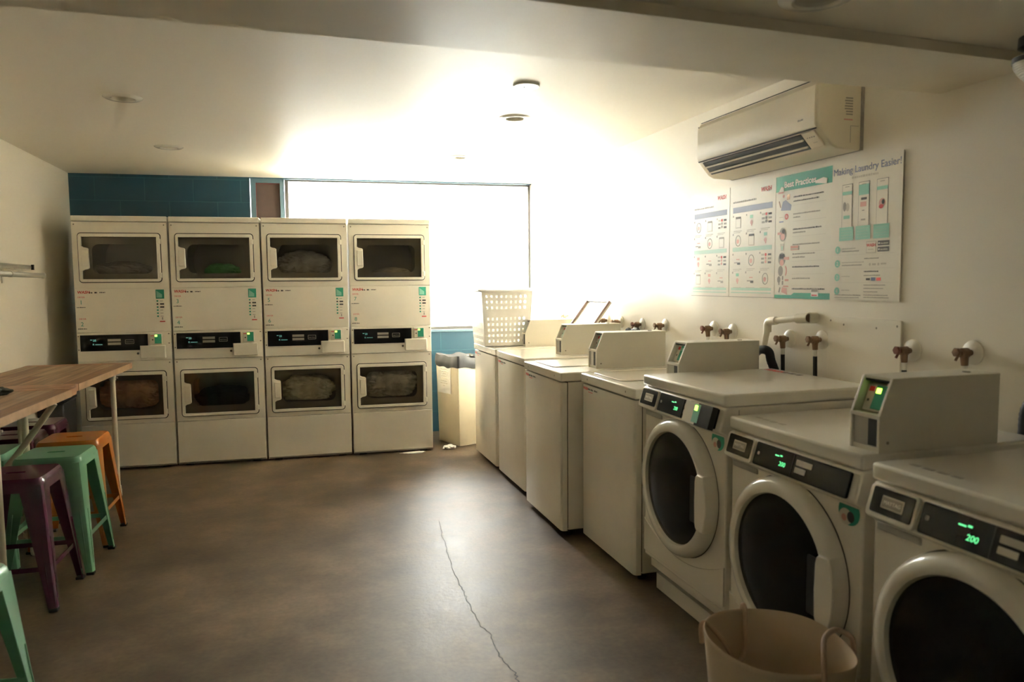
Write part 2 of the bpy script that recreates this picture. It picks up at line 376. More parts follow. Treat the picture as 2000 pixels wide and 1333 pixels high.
# outside
b = MB(); b.box(-14, 22, 1.3, 30, -0.3, -0.12); struct(b.build('ground_outside', 'extground', smooth=0))
nb = thing('neighbouring_building', 'white building across the yard seen through the bright window', 'building', (4.6, 9.2, -0.12))
b = MB(); b.box(-7, 7, 0, 4, 0, 3.2); b.build('wall', 'ext', nb, smooth=0)
b = MB(); b.box(-7.2, 7.2, -0.3, 4.2, 3.2, 3.35); b.build('roof', 'ext', nb, smooth=0)
for x0, n in ((-0.15, 3), (0.35, 1), (-2.3, 3), (2.1, 3)):
    b = MB(); b.box(x0, x0 + n * 0.13, -0.02, 0.02, 0.7, 1.45, 1)
    for i in range(n + 1): b.box(x0 + i * 0.13 - 0.012, x0 + i * 0.13 + 0.012, -0.03, 0.02, 0.7, 1.45)
    for z in (0.7, 0.95, 1.2, 1.45): b.box(x0, x0 + n * 0.13, -0.03, 0.02, z - 0.012, z + 0.012)
    b.build('window', ['ext', 'grey'], nb, smooth=0)

# ------------------------------------------------------------------ ceiling fittings
def downlight(x, y, z, label):
    t = thing('recessed_downlight', label, 'ceiling light', (x, y, z), 0, 'recessed ceiling lights')
    b = MB(); b.lathe([(0.054, 0.004), (0.055, -0.005), (0.062, -0.009), (0.085, -0.007), (0.096, 0.0)], n=40); b.build('trim_ring', 'plastic', t)
    b = MB(); b.lathe([(0.055, 0.0), (0.053, 0.03), (0.048, 0.10), (0.0, 0.102)], n=32); b.build('reflector', 'meter', t)
    b = MB(); b.lathe([(0.0, 0.02), (0.02, 0.022), (0.034, 0.032), (0.036, 0.05), (0.03, 0.1)], n=24); b.build('bulb', 'white', t)
downlight(0.791, -2.116, ZC, 'white recessed downlight in the ceiling nearest the left wall and the beam')
downlight(0.805, -0.664, ZC, 'white recessed downlight in the ceiling above the leftmost stacked dryers')
downlight(2.879, -0.734, ZC, 'white recessed downlight in the glare near the window')
downlight(2.893, -2.165, ZC, 'white recessed downlight behind the smoke detector')
downlight(2.89, -4.82, 2.172, 'recessed downlight cut off by the top edge of the photo')
t = thing('smoke_detector', 'flat round white smoke detector on the ceiling', 'smoke detector', (2.735, -2.886, ZC))
b = MB(); b.lathe([(0.066, 0.0), (0.066, -0.007), (0.062, -0.011), (0.0, -0.012)], n=40); b.build('housing', 'plastic', t)
b = MB(); b.lathe([(0.006, -0.011), (0.006, -0.014), (0.0, -0.014)], origin=(-0.01, 0.0, 0), n=12); b.build('sensor_hole', 'ink', t)
t = thing('wall_lamp', 'ribbed glass lamp with dark cap at the right edge near the ceiling', 'lamp', (3.742, -4.745, 2.172))
b = MB(); b.lathe([(0.0, 0.0), (0.06, 0.0), (0.062, -0.03), (0.045, -0.04), (0.045, -0.055), (0.075, -0.06), (0.075, -0.075), (0.0, -0.075)], n=32); b.build('cap', 'black', t)
b = MB(); pr = [(0.068, -0.07)]
for i in range(9):
    z = -0.072 - i * 0.0065; r = 0.07 * math.cos(i / 9 * 1.15); pr += [(r, z), (r + 0.003, z - 0.003), (r, z - 0.006)]
pr += [(0.0, -0.134)]; b.lathe(pr, n=32); b.build('globe', 'lampglass', t)

# ------------------------------------------------------------------ stacked dryers
def screws(b, pts, y, r=0.0055, m=0):
    for x, z in pts: b.disc(x, z, r, y, m, 10, 0.002)
def glyph_bars(b, x, z, w, h, y, m, n=7, seed=1):
    rnd = random.Random(seed); xx = x
    while xx < x + w:
        l = rnd.uniform(0.5, 1.6) * h; b.rect(xx, z, min(l, x + w - xx), h * rnd.uniform(0.75, 1.0), y, m, 0.0004); xx += l + 0.35 * h
def dryer_door(t, zb, zt):
    x0, x1 = 0.046, 0.632
    gz0, gz1 = zb + 0.022, zt - 0.026; zm = (gz0 + gz1) / 2
    gl = [(0.068, gz0), (0.606, gz0), (0.606, gz1), (0.068, gz1), (0.068, zm + 0.092), (0.082, zm + 0.083), (0.108, zm + 0.078), (0.116, zm + 0.07), (0.119, zm - 0.075), (0.11, zm - 0.084), (0.082, zm - 0.09), (0.068, zm - 0.1)]
    b = MB(); b.shape([rrect(x0, x1, zb, zt, 0.022), gl], -0.014, 0.026, 0, 0.004)
    d = b.build('door', 'enamel2', t)
    b = MB(); b.box(0.06, 0.615, 0.0, 0.004, gz0 - 0.006, gz1 + 0.006); b.build('glass', 'dglass', d, smooth=0)
    for z in (zb + 0.05, zt - 0.06):
        b = MB(); b.box(0.619, 0.638, -0.018, -0.006, z - 0.02, z + 0.02); b.build('hinge', 'enamel2', d, bevel=0.003)
    b = MB(); b.box(0.068, 0.116, -0.020, -0.013, zm - 0.066, zm + 0.062); b.build('handle', 'enamel2', d, bevel=0.005)
def front_with_opening(t, z0, z1, zb, zt):
    b = MB(); b.shape([[(0.003, z0), (0.682, z0), (0.682, z1), (0.003, z1)], rrect(0.05, 0.628, zb + 0.004, zt - 0.004, 0.02)], 0.0, 0.012)
    b.shape([rrect(0.040, 0.638, zb - 0.006, zt + 0.006, 0.026), rrect(0.05, 0.628, zb + 0.004, zt - 0.004, 0.02)], -0.0015, 0.003, 1)
    screws(b, [(0.02, z1 - 0.02), (0.664, z1 - 0.02)], -0.0002, m=2)
    b.build('front_panel', ['enamel2', 'seam', 'screw'], t, smooth=30)
def drum(t, zc):
    b = MB(); b.shape([[(0.02, zc - 0.205), (0.665, zc - 0.205), (0.665, zc + 0.205), (0.02, zc + 0.205)], rrect(0.125, 0.56, zc - 0.125, zc + 0.105, 0.05)], 0.055, 0.006)
    b.lathe([(0.0, 0.085), (0.001, 0.085)], origin=(0, 0, zc)) if False else None
    b.build('bulkhead', 'bulk', t, smooth=0)
    b = MB(); b.lathe([(0.24, 0.062), (0.255, 0.068), (0.255, 0.55), (0.0, 0.56)], origin=(0.342, 0, zc - 0.01), axis=(0, 1, 0), n=40)
    b.lathe([(0.17, 0.0), (0.20, 0.0)], origin=(0.342, 0.55, zc - 0.01), axis=(0, 1, 0), n=40)
    b.build('drum', 'steel', t)
def make_dryer():
    t = thing('stacked_dryer', '', 'dryer')
    b = MB()
    b.box(0.0, 0.006, 0.006, 0.74, 0.015, 1.99); b.box(0.679, 0.685, 0.006, 0.74, 0.015, 1.99); b.box(0.0, 0.685, 0.735, 0.74, 0.015, 1.99)
    b.box(0.0, 0.685, 0.02, 0.74, 0.012, 0.02); b.box(0.006, 0.679, 0.02, 0.735, 1.98, 1.99); b.box(0.006, 0.679, 0.02, 0.735, 0.84, 0.86)
    b.box(0.006, 0.679, 0.02, 0.735, 0.372, 0.38); b.box(0.006, 0.679, 0.02, 0.735, 1.43, 1.45)
    b.build('cabinet', 'enamel2', t, smooth=0)
    b = MB(); b.box(0.05, 0.11, 0.03, 0.1, 0.0, 0.014); b.box(0.575, 0.635, 0.03, 0.1, 0.0, 0.014); b.box(0.05, 0.11, 0.62, 0.7, 0.0, 0.014); b.box(0.575, 0.635, 0.62, 0.7, 0, 0.014); b.build('feet', 'rubber', t)
    b = MB(); b.box(0.0, 0.686, -0.008, 0.74, 1.952, 1.995); b.build('top_cap', 'enamel2', t, bevel=0.006)
    b = MB(); b.box(0.003, 0.682, -0.004, 0.02, 0.028, 0.364); b.build('base_panel', 'enamel2', t, bevel=0.004)
    front_with_opening(t, 0.3685, 0.866, 0.405, 0.778); dryer_door(t, 0.405, 0.778); drum(t, 0.60)
    front_with_opening(t, 1.4395, 1.948, 1.486, 1.860); dryer_door(t, 1.486, 1.860); drum(t, 1.675)
    b = MB(); b.box(0.003, 0.682, 0.0, 0.014, 1.095, 1.436); b.build('service_panel', 'enamel2', t, bevel=0.002)
    # controls
    b = MB(); b.box(0.003, 0.682, -0.006, 0.02, 0.869, 1.092); cp = b.build('control_panel', 'enamel2', t, bevel=0.003)
    b = MB(); screws(b, [(0.014, 1.068), (0.014, 0.962), (0.668, 1.075), (0.668, 1.0)], -0.0065); b.disc(0.436, 0.924, 0.009, -0.0065, 1, 14, 0.003); b.build('screws_and_lock', ['screw', 'ink'], cp, smooth=0)
    b = MB(); b.prism([(0.026, 0.951), (0.452, 0.951), (0.452, 0.985), (0.512, 0.985), (0.512, 1.076), (0.026, 1.076)], 'y', -0.011, -0.006); ds = b.build('display_panel', 'panel', cp, smooth=0)
    b = MB()
    b.rect(0.222, 1.024, 0.094, 0.019, -0.0112, 1); b.rect(0.222, 0.996, 0.094, 0.019, -0.0112, 1)
    for s in (1, -1):
        for k in (0, 1):
            pa = [(0.23 + 0.039 * i, 1.0095 + s * (0.036 + 0.008 * math.sin(PI * i / 2))) for i in range(3)]
    b.text('20', 0.116, 1.026, 0.022, -0.0114, 2); b.rect(0.098, 1.036, 0.014, 0.004, -0.0112, 2); b.text('K', 0.114, 0.997, 0.018, -0.0114, 2); b.rect(0.132, 1.0, 0.05, 0.003, -0.0112, 2)
    b.shape([rrect(0.347, 0.412, 1.002, 1.036, 0.003, 2), rrect(0.350, 0.409, 1.005, 1.033, 0.003, 2)], -0.0112, 0.0004, 1)
    b.text('MAYTAG', 0.3795, 1.0125, 0.0125, -0.0114, 1, align='CENTER')
    b.build('display_print', ['panel', 'grey', 'cyan'], ds, smooth=0)
    b = MB(); b.box(0.532, 0.62, -0.024, -0.006, 0.992, 1.078); cr = b.build('card_reader', 'meter', cp, bevel=0.004)
    b = MB(); b.rect(0.565, 1.0, 0.05, 0.074, -0.0242, 0); b.disc(0.551, 1.03, 0.006, -0.0245, 1, 12); b.rect(0.537, 1.058, 0.024, 0.006, -0.0242, 2); b.build('reader_label', ['green', 'ink', 'red'], cr, smooth=0)
    b = MB(); b.rect(0.568, 1.054, 0.017, 0.014, -0.0252, 0); b.build('status_light', 'led', cr, smooth=0)
    b = MB(); b.box(0.456, 0.644, -0.030, -0.006, 0.884, 0.985); b.build('coin_door', 'enamel2', cp, bevel=0.006)
    return t
SM = ['red', 'ink', 'green', 'mint', 'grey']
def dryer_print(t, k):
    b = MB(); y = -0.0003
    b.text('WASH', 0.020, 1.398, 0.030, y, 0, shear=0.15, bold=0.0008); glyph_bars(b, 0.106, 1.399, 0.022, 0.011, y, 1, seed=1); glyph_bars(b, 0.142, 1.399, 0.022, 0.011, y, 1, seed=2); glyph_bars(b, 0.178, 1.401, 0.04, 0.009, y, 1, seed=3); b.build('contact_sticker', SM, t, smooth=0)
    b = MB(); b.text('DRYER', 0.021, 1.364, 0.0165, y, 0); b.text(str(2 * k + 1), 0.033, 1.315, 0.045, y, 2); glyph_bars(b, 0.012, 1.288, 0.062, 0.007, y, 1, seed=4); b.build('number_label', SM, t, smooth=0)
    b = MB(); b.text('DRYER', 0.024, 1.196, 0.0165, y, 0); b.text(str(2 * k + 2), 0.034, 1.146, 0.045, y, 2); glyph_bars(b, 0.014, 1.122, 0.062, 0.007, y, 1, seed=5); b.build('number_label', SM, t, smooth=0)
    b = MB(); b.rect(0.583, 1.352, 0.062, 0.072, y, 2); b.prism([(0.589, 1.36), (0.63, 1.36), (0.63, 1.385), (0.589, 1.415)], 'y', y - 0.0009, y - 0.0004, 3)
    zz = 1.34
    for i, c in enumerate((2, 1, 2, 2, 2, 2)):
        b.rect(0.587, zz - 0.012, 0.013, 0.012, y, c)
        if i in (1, 2): b.rect(0.612, zz - 0.012, 0.03, 0.012, y, 1)
        else: b.rect(0.612, zz - 0.008, 0.022, 0.004, y, 4)
        zz -= 0.024
    b.rect(0.622, 1.186, 0.008, 0.02, y, 4); b.rect(0.605, 1.168, 0.04, 0.008, y, 0)
    b.build('instruction_sticker', SM, t, smooth=0)
dr = make_dryer()
names = ['stack of two dryers numbered 1 and 2, leftmost, behind the wooden table', 'stack of two dryers numbered 3 and 4, second from the left', 'stack of two dryers numbered 5 and 6, with cream laundry below', 'stack of two dryers numbered 7 and 8, beside the beige bin']
dryers = []
for k in range(4):
    t = dr if k == 0 else copy_tree(dr)
    t.location = ((0.69 * k + 0.0035) * math.cos(TH), (0.69 * k + 0.0035) * math.sin(TH), 0); t.rotation_euler = (0, 0, TH); t.scale = (0.988, 1, 1)
    t['label'] = names[k]; t['group'] = 'stacked dryers along the back wall'; dryers.append(t)
for k, t in enumerate(dryers): dryer_print(t, k)

def cloth(name, col, k, zc, sx, sz, dx=0.0, dz=0.0, seed=0, fold=1.0, label='', cols=None):
    bm = bmesh.new(); bmesh.ops.create_icosphere(bm, subdivisions=5, radius=1.0)
    for v in bm.verts:
        p = v.co.copy(); q = p * 1.7 + Vector((seed * 3.1, seed * 1.7, 0))
        d = 0.16 * noise.noise(q) + 0.13 * fold * (1 - abs(noise.noise(Vector((q.x * 2.6, q.y * 2, q.z * 4.5 + q.x)))) * 2.4) + 0.04 * noise.noise(q * 5)
        r = 1 + d
        v.co = Vector((p.x * r * sx, p.y * r * 0.10, p.z * r * sz))
        v.co.y = max(v.co.y, -0.095); rr = math.hypot(v.co.x + dx, v.co.z + dz)
        if rr > 0.235: v.co.x = (v.co.x + dx) * 0.235 / rr - dx; v.co.z = (v.co.z + dz) * 0.235 / rr - dz
        if v.co.z < -sz * 0.75: v.co.z = -sz * 0.75 + (v.co.z + sz * 0.75) * 0.2
    me = bpy.data.meshes.new(name); bm.to_mesh(me); bm.free(); me.polygons.foreach_set('use_smooth', [True] * len(me.polygons))
    me.materials.append(mat(name + '_fabric', col, 0.9, var=0.3, vscale=9, bump=0.8, bscale=22))
    o = bpy.data.objects.new(name, me); C.objects.link(o)
    lx = 0.342 + dx; ly = 0.165
    o.location = (0.69 * k * math.cos(TH) + lx * math.cos(TH) - ly * math.sin(TH), 0.69 * k * math.sin(TH) + lx * math.sin(TH) + ly * math.cos(TH), zc + dz); o.rotation_euler = (0, 0, TH)
    tag(o, label, 'laundry', 'laundry inside the dryers'); return o
cloth('laundry', (0.12, 0.10, 0.085), 0, 1.675, 0.19, 0.07, -0.02, -0.10, 1, label='dark laundry in the drum of dryer 1, upper left')
cloth('laundry', (0.80, 0.50, 0.38), 0, 0.60, 0.20, 0.135, -0.01, -0.015, 2, 1.8, label='pinkish brown laundry in dryer 2 behind the table leg')
cloth('laundry', (0.12, 0.40, 0.14), 1, 1.675, 0.13, 0.06, 0.03, -0.11, 3, label='green and dark laundry in the drum of dryer 3')
cloth('laundry', (0.06, 0.065, 0.07), 1, 0.60, 0.2, 0.09, 0.0, -0.07, 4, label='dark navy laundry in the drum of dryer 4')
cloth('laundry', (0.36, 0.34, 0.32), 2, 1.675, 0.2, 0.10, -0.01, -0.055, 5, 1.5, label='crumpled dark grey laundry in dryer 5')
cloth('laundry', (0.95, 0.88, 0.68), 2, 0.60, 0.205, 0.115, -0.02, -0.03, 6, 1.2, label='pile of cream laundry in dryer 6')
cloth('laundry', (0.40, 0.33, 0.24), 3, 1.675, 0.15, 0.05, 0.03, -0.135, 7, label='low pile of tan laundry in dryer 7')
cloth('laundry', (0.75, 0.72, 0.66), 3, 0.60, 0.205, 0.135, -0.03, -0.015, 8, 2.2, label='rumpled grey sheets in dryer 8')

# ------------------------------------------------------------------ top-load washers
W = 0.686; LZ = 0.948
def meter_box(t, x0, y0, L, h=0.21, w=0.118, lit=False):
    """coin and card meter standing on a washer top: local x0..x0+w wide, front at y0, L long"""
    m = thing('meter_box', '', '') ; del m['label']; del m['category']; m.parent = t
    kz, ky, r = LZ + 0.105, 0.045, 0.009
    prof = [(y0 + 0.02, LZ), (y0 + L, LZ), (y0 + L, LZ + h), (y0 + ky + 0.04, LZ + h), (y0 + 0.04, kz), (y0 + 0.02, kz)]
    b = MB(); b.prism(prof, 'x', x0 + 0.002, x0 + w - 0.002)
    sp = [(y0, LZ), (y0 + L, LZ), (y0 + L, LZ + h), (y0 + ky, LZ + h), (y0, kz)]
    b.prism(sp, 'x', x0 - 0.001, x0 + r); b.prism(sp, 'x', x0 + w - r, x0 + w + 0.001)
    b.box(x0, x0 + w, y0, y0 + 0.024, kz - 0.006, kz + 0.006)
    b.box(x0 + 0.004, x0 + w - 0.004, y0 + 0.006, y0 + 0.03, LZ, LZ + 0.014)
    b.box(x0, x0 + w, y0 + ky, y0 + L, LZ + h - 0.008, LZ + h + 0.001)
    b.build('housing', 'meter', m, smooth=0, bevel=0.0015)
    b = MB(); b.box(x0 + r + 0.001, x0 + w - r - 0.001, y0 + 0.006, y0 + 0.02, LZ + 0.014, kz - 0.006)
    b.build('coin_door', 'meterdark', m, smooth=0, bevel=0.002)
    b = MB(); b.box(x0 + w - 0.046, x0 + w - r - 0.001, y0 + 0.003, y0 + 0.010, LZ + 0.018, kz - 0.008); b.build('door_shadow_gap', 'seam', m, smooth=0)
    # slanted reader face
    a = math.atan2(h - 0.105, ky); n = Vector((0, -math.sin(a), math.cos(a)))
    e = Vector((0, math.cos(a), math.sin(a))); o = Vector((0, y0 + 0.034, kz + 0.006))
    def slab(u0, u1, v0, v1, d0, d1, bb, mi):
        vs = []
        for d in (d0, d1):
            for v in (v0, v1):
                for u in (u0, u1):
                    q = o + e * v + n * d; vs.append((u, q.y, q.z))
        bb.add(vs, [(0, 2, 3, 1), (4, 5, 7, 6), (0, 1, 5, 4), (2, 6, 7, 3), (0, 4, 6, 2), (1, 3, 7, 5)], mi)
    b = MB(); slab(x0 + r + 0.003, x0 + w - r - 0.003, 0.002, 0.088, -0.004, 0.004, b, 0); slab(x0 + r + 0.034, x0 + w - r - 0.008, 0.008, 0.084, 0.004, 0.0046, b, 1)
    slab(x0 + r + 0.008, x0 + r + 0.028, 0.062, 0.078, 0.004, 0.0046, b, 2); slab(x0 + r + 0.012, x0 + r + 0.02, 0.03, 0.038, 0.004, 0.0046, b, 3)
    rd = b.build('card_reader', ['meter', 'green', 'red', 'ink'], m, smooth=0)
    b = MB(); slab(x0 + r + 0.038, x0 + r + 0.056, 0.058, 0.074, 0.0046, 0.0055, b, 0); b.build('status_light', 'led' if lit else 'mint', rd, smooth=0)
    b = MB(); b.box(x0 + r, x0 + w - r, y0 + ky + 0.002, y0 + ky + 0.04, LZ + h - 0.016, LZ + h - 0.008); b.build('visor', 'black', m, smooth=0)
    b = MB(); b.lathe([(0.0, 0.0), (0.0045, 0.0), (0.0045, -0.003), (0.0, -0.003)][::-1], origin=(x0 + w + 0.001, y0 + 0.03, LZ + 0.03), axis=(-1, 0, 0), n=12)
    b.lathe([(0.012, 0.0), (0.012, 0.004), (0.0, 0.005)], origin=(x0 + w * 0.6, y0 + L * 0.82, LZ + h), n=16)
    b.build('screws', 'screw', m)
    return m
def make_topload():
    t = thing('top_load_washer', '', 'washing machine')
    b = MB(); b.box(0.006, 0.680, 0.0465, 0.69, 0.04, 0.893); b.build('cabinet', 'enamel', t, bevel=0.004)
    b = MB(); b.shape([rrect(0.006, 0.680, 0.0, 1.0, 0.004, 2)], 0, 0.01) if False else None
    # front panel with rounded vertical edges
    b = MB(); b.box(0.009, 0.677, 0.040, 0.048, 0.05, 0.893); b.build('panel_gap', 'seam', t, smooth=0)
    prof = [(0.005, 0.041), (0.005, 0.028), (0.009, 0.015), (0.018, 0.008), (0.03, 0.006), (0.656, 0.006), (0.668, 0.008), (0.677, 0.015), (0.681, 0.028), (0.681, 0.041)]
    b = MB(); b.prism(prof, 'z', 0.036, 0.890); fp = b.build('front_panel', 'enamel', t, smooth=35)
    b = MB(); b.text('WASH', 0.03, 0.862, 0.022, 0.0055, 0, shear=0.15, bold=0.0006); glyph_bars(b, 0.095, 0.864, 0.03, 0.011, 0.0055, 1, seed=11); glyph_bars(b, 0.135, 0.864, 0.03, 0.011, 0.0055, 1, seed=12); glyph_bars(b, 0.18, 0.865, 0.045, 0.009, 0.0055, 1, seed=13); glyph_bars(b, 0.1, 0.852, 0.06, 0.004, 0.0055, 0, seed=14)
    b.build('contact_sticker', ['red', 'ink'], fp, smooth=0)
    b = MB(); b.box(0.002, 0.684, 0.002, 0.705, 0.8965, LZ); tp = b.build('top_panel', 'enamel', t, bevel=0.007, seg=3)
    b = MB(); b.disc(0.10, 0.922, 0.006, 0.0015, 0, 14, 0.002); b.disc(0.585, 0.922, 0.006, 0.0015, 0, 14, 0.002); b.build('screws', 'screw', tp, smooth=0)
    for x in (0.05, 0.63):
        for y in (0.07, 0.62):
            b = MB(); b.lathe([(0.0, 0.0), (0.022, 0.0), (0.022, 0.012), (0.012, 0.014), (0.012, 0.04), (0.0, 0.04)], origin=(x, y, 0), n=16); b.build('foot', 'rubber', t)
    return t
def flat_lid(t):
    b = MB(); b.shape([rrect(0.045, 0.425, 0.055, 0.52, 0.03)], LZ + 0.006, 0.008, 0, 0.0025, top=True); l = b.build('lid', 'enamel', t, smooth=35)
    b = MB(); b.shape([rrect(0.041, 0.429, 0.051, 0.524, 0.032), rrect(0.045, 0.425, 0.055, 0.52, 0.03)], LZ + 0.0008, 0.0012, 0, top=True); b.rect(0.28, LZ + 0.0062, 0.03, 0.0004, 0.075, 0, 0.004); b.build('lid_seam', 'grey', l, smooth=0)
tlp = make_topload()
TL = [(3.0741, -0.3176, 0.285, 'white top-load washer at the far end, carrying the white basket'),
      (3.0739, -1.0477, 0.315, 'white top-load washer with its lid standing open, second from the window'),
      (3.0266, -1.8815, 0.262, 'white top-load washer that stands furthest forward, third from the window'),
      (3.1347, -2.5970, 0.232, 'white top-load washer right beside the first front-loading washer')]
for i, (x, y, my, lab) in enumerate(TL):
    t = tlp if i == 0 else copy_tree(tlp)
    t.location = (x, y, 0); t.rotation_euler = (0, 0, R90); t['label'] = lab; t['group'] = 'top-load washers along the right wall'
    TL[i] = t, my
for i, (t, my) in enumerate(TL):
    if i == 1:
        b = MB(); a = math.radians(53)
        hx = 0.50; o = Vector((0, hx, LZ + 0.01)); e = Vector((0, math.cos(a), math.sin(a))); n = Vector((0, -math.sin(a), math.cos(a)))
        def P(u, v, d): q = o + e * v + n * d; return (u, q.y, q.z)
        def slab(u0, u1, v0, v1, d0, d1, m):
            vs = [P(u, v, d) for d in (d0, d1) for v in (v0, v1) for u in (u0, u1)]
            b.add(vs, [(0, 2, 3, 1), (4, 5, 7, 6), (0, 1, 5, 4), (2, 6, 7, 3), (0, 4, 6, 2), (1, 3, 7, 5)], m)
        slab(0.0, 0.425, 0.0, 0.43, 0.0, 0.012, 0)
        slab(0.0, 0.014, 0.0, 0.43, 0.012, 0.028, 1); slab(0.411, 0.425, 0.0, 0.43, 0.012, 0.028, 1); slab(0.014, 0.411, 0.42, 0.43, 0.012, 0.024, 2)
        slab(0.375, 0.411, 0.385, 0.42, 0.012, 0.02, 2)
        b.build('open_lid', ['enamel', mat('pinkish_grey_gasket', (0.34, 0.24, 0.21), 0.5), 'screw'], t, smooth=0, bevel=0.002)
    else: flat_lid(t)
    meter_box(t, (0.435, 0.445, 0.458, 0.562)[i], my, 0.45)

# ------------------------------------------------------------------ front-load washers
def fl_profile(): # local (y, z) outline of one side wall, front at y = 0
    return [(0.0, 0.105), (0.0, 0.775), (-0.004, 0.788), (-0.028, 0.80), (-0.032, 0.806), (-0.006, 0.893), (0.006, 0.897), (0.67, 0.897), (0.67, 0.03), (0.045, 0.03), (0.045, 0.085), (0.0, 0.09)]
def make_frontload():
    t = thing('front_load_washer', '', 'washing machine')
    b = MB(); b.prism(fl_profile(), 'x', 0.004, 0.682); b.build('cabinet', 'enamel', t, bevel=0.008, seg=3)
    b = MB(); b.box(0.6815, 0.6826, 0.052, 0.055, 0.05, 0.885); b.build('side_seam', 'grey', t, smooth=0)
    b = MB(); b.box(0.0, W, -0.012, 0.69, 0.899, LZ); b.build('worktop', 'plastic', t, bevel=0.010, seg=4)
    b = MB(); b.shape([[(0.006, 0.112), (0.68, 0.112), (0.68, 0.268)] + [(0.68 - 0.674 * i / 20, 0.268 - 0.088 * math.sin(PI * i / 20) ** 0.9 - 0.0 * i) for i in range(1, 20)] + [(0.006, 0.268)]], -0.006, 0.012, 0, 0.002); b.build('lower_panel', 'enamel', t, smooth=35)
    b = MB(); b.box(0.012, 0.674, 0.03, 0.06, 0.032, 0.085); b.build('kick_strip', 'enamel', t, bevel=0.002)
    for x in (0.06, 0.62):
        for y in (0.09, 0.62):
            b = MB(); b.lathe([(0.0, 0.0), (0.022, 0.0), (0.022, 0.012), (0.012, 0.014), (0.012, 0.035), (0.0, 0.035)], origin=(x, y, 0), n=16); b.build('foot', 'rubber', t)
    # door
    cx, cz, ro, ri = 0.343, 0.500, 0.292, 0.238
    b = MB(); b.lathe([(ro, 0.0), (ro + 0.001, -0.022), (ro - 0.006, -0.040), (ro - 0.018, -0.050), (ri + 0.012, -0.054), (ri + 0.002, -0.05), (ri - 0.002, -0.038), (ri - 0.002, -0.01)], origin=(cx, 0.0, cz), axis=(0, 1, 0), n=72)
    d = b.build('door', 'plastic', t, smooth=40)
    b = MB(); b.lathe([(ro + 0.004, -0.0008), (ro - 0.002, -0.0012)], origin=(cx, 0, cz), axis=(0, 1, 0), n=72); b.build('door_gap', 'seam', d)
    b = MB(); b.lathe([(ri - 0.001, -0.036), (ri * 0.8, -0.046), (ri * 0.5, -0.052), (0.0, -0.055)], origin=(cx, 0, cz), axis=(0, 1, 0), n=64); b.build('porthole_glass', 'doorglass', d, smooth=60)
    hs = []
    for i in range(13):
        a = math.radians(-23 + 46 * i / 12); hs.append((cx + (ro + 0.0015) * math.cos(a), cz + (ro + 0.0015) * math.sin(a)))
    inner = [(cx + ri - 0.012, cz + 0.115), (cx + ri - 0.024, cz + 0.104), (cx + ri - 0.03, cz + 0.085), (cx + ri - 0.033, cz), (cx + ri - 0.03, cz - 0.085), (cx + ri - 0.024, cz - 0.104), (cx + ri - 0.012, cz - 0.115)]
    b = MB(); b.shape([hs + inner], -0.061, 0.055, 0, 0.006); b.build('handle', 'plastic', d, smooth=35)
    b = MB(); b.shape([rrect(cx + ri - 0.066, cx + ri - 0.028, cz - 0.088, cz + 0.1, 0.006)], -0.0585, 0.003); b.build('handle_recess', 'seam', d)
    # control bezel on the sloping fascia
    a = math.atan2(0.087, 0.026); o = Vector((0, -0.033, 0.806)); e = Vector((0, math.cos(a), math.sin(a))); n = Vector((0, -math.sin(a), math.cos(a)))
    def slab(bb, u0, u1, v0, v1, d0, d1, m=0, r=0.006):
        lp = rrect(u0, u1, v0, v1, r, 3); vs = []
        for d in (d0, d1):
            for u, v in lp: q = o + e * v + n * d; vs.append((u, q.y, q.z))
        k = len(lp); bb.add(vs, [tuple(range(k))[::-1], tuple(range(k, 2 * k))] + [(i, (i + 1) % k, k + (i + 1) % k, k + i) for i in range(k)], m)
    b = MB(); slab(b, 0.012, 0.178, -0.002, 0.088, 0.0, 0.010, 0, 0.012); dw = b.build('detergent_drawer', 'plastic', t, bevel=0.002)
    b = MB(); slab(b, 0.026, 0.168, 0.012, 0.082, 0.010, 0.012, 0); slab(b, 0.062, 0.137, 0.030, 0.064, 0.012, 0.0128, 1, 0.002); slab(b, 0.066, 0.133, 0.034, 0.060, 0.0128, 0.0132, 2, 0.002)
    b.build('drawer_plate', ['panel', 'lgrey', 'grey'], dw, smooth=0)
    b = MB()
    vs, fs = None, None
    k = ('MAYTAG', 0.0145, 'CENTER', 0.0, 0.0)
    b.text('MAYTAG', 0, 0, 0.0145, 0, 0, align='CENTER'); vv = [(x, y, z) for x, y, z in b.v]; b.v = []
    for x, y, z in vv:
        q = o + e * (z + 0.042) + n * (0.0134 - y); b.v.append((x + 0.0995, q.y, q.z))
    b.build('drawer_badge', 'white', dw, smooth=0)
    b = MB(); b.box(0.02, 0.17, -0.006, 0.004, 0.762, 0.784); b.build('drawer_grip', 'meterdark', dw, bevel=0.003)
    b = MB(); slab(b, 0.190, 0.652, 0.004, 0.084, 0.0, 0.009, 0, 0.006); cpn = b.build('control_display', 'panel', t, bevel=0.001)
    t2 = t; t['_'] = 0; del t['_']
    def putdigits(txt, u, v, size, m):
        b = MB(); b.text(txt, 0, 0, size, 0, 0, shear=0.12); vv = list(b.v); b.v = []
        for x, y, z in vv: q = o + e * (z + v) + n * (0.0096 - y); b.v.append((x + u, q.y, q.z))
        return b
    b = putdigits('200', 0.328, 0.028, 0.022, 0); slab(b, 0.30, 0.322, 0.057, 0.061, 0.0092, 0.0096, 0, 0.001); slab(b, 0.326, 0.338, 0.059, 0.064, 0.0092, 0.0096, 0, 0.001); b.build('digits', 'digit', cpn, smooth=0)
    b = MB(); slab(b, 0.394, 0.397, 0.006, 0.082, 0.009, 0.0105, 0, 0.001); b.build('divider', 'black', cpn, smooth=0)
    b = MB(); slab(b, 0.412, 0.486, 0.050, 0.068, 0.009, 0.011, 0, 0.002); b.build('button', 'lgrey', cpn, smooth=0)
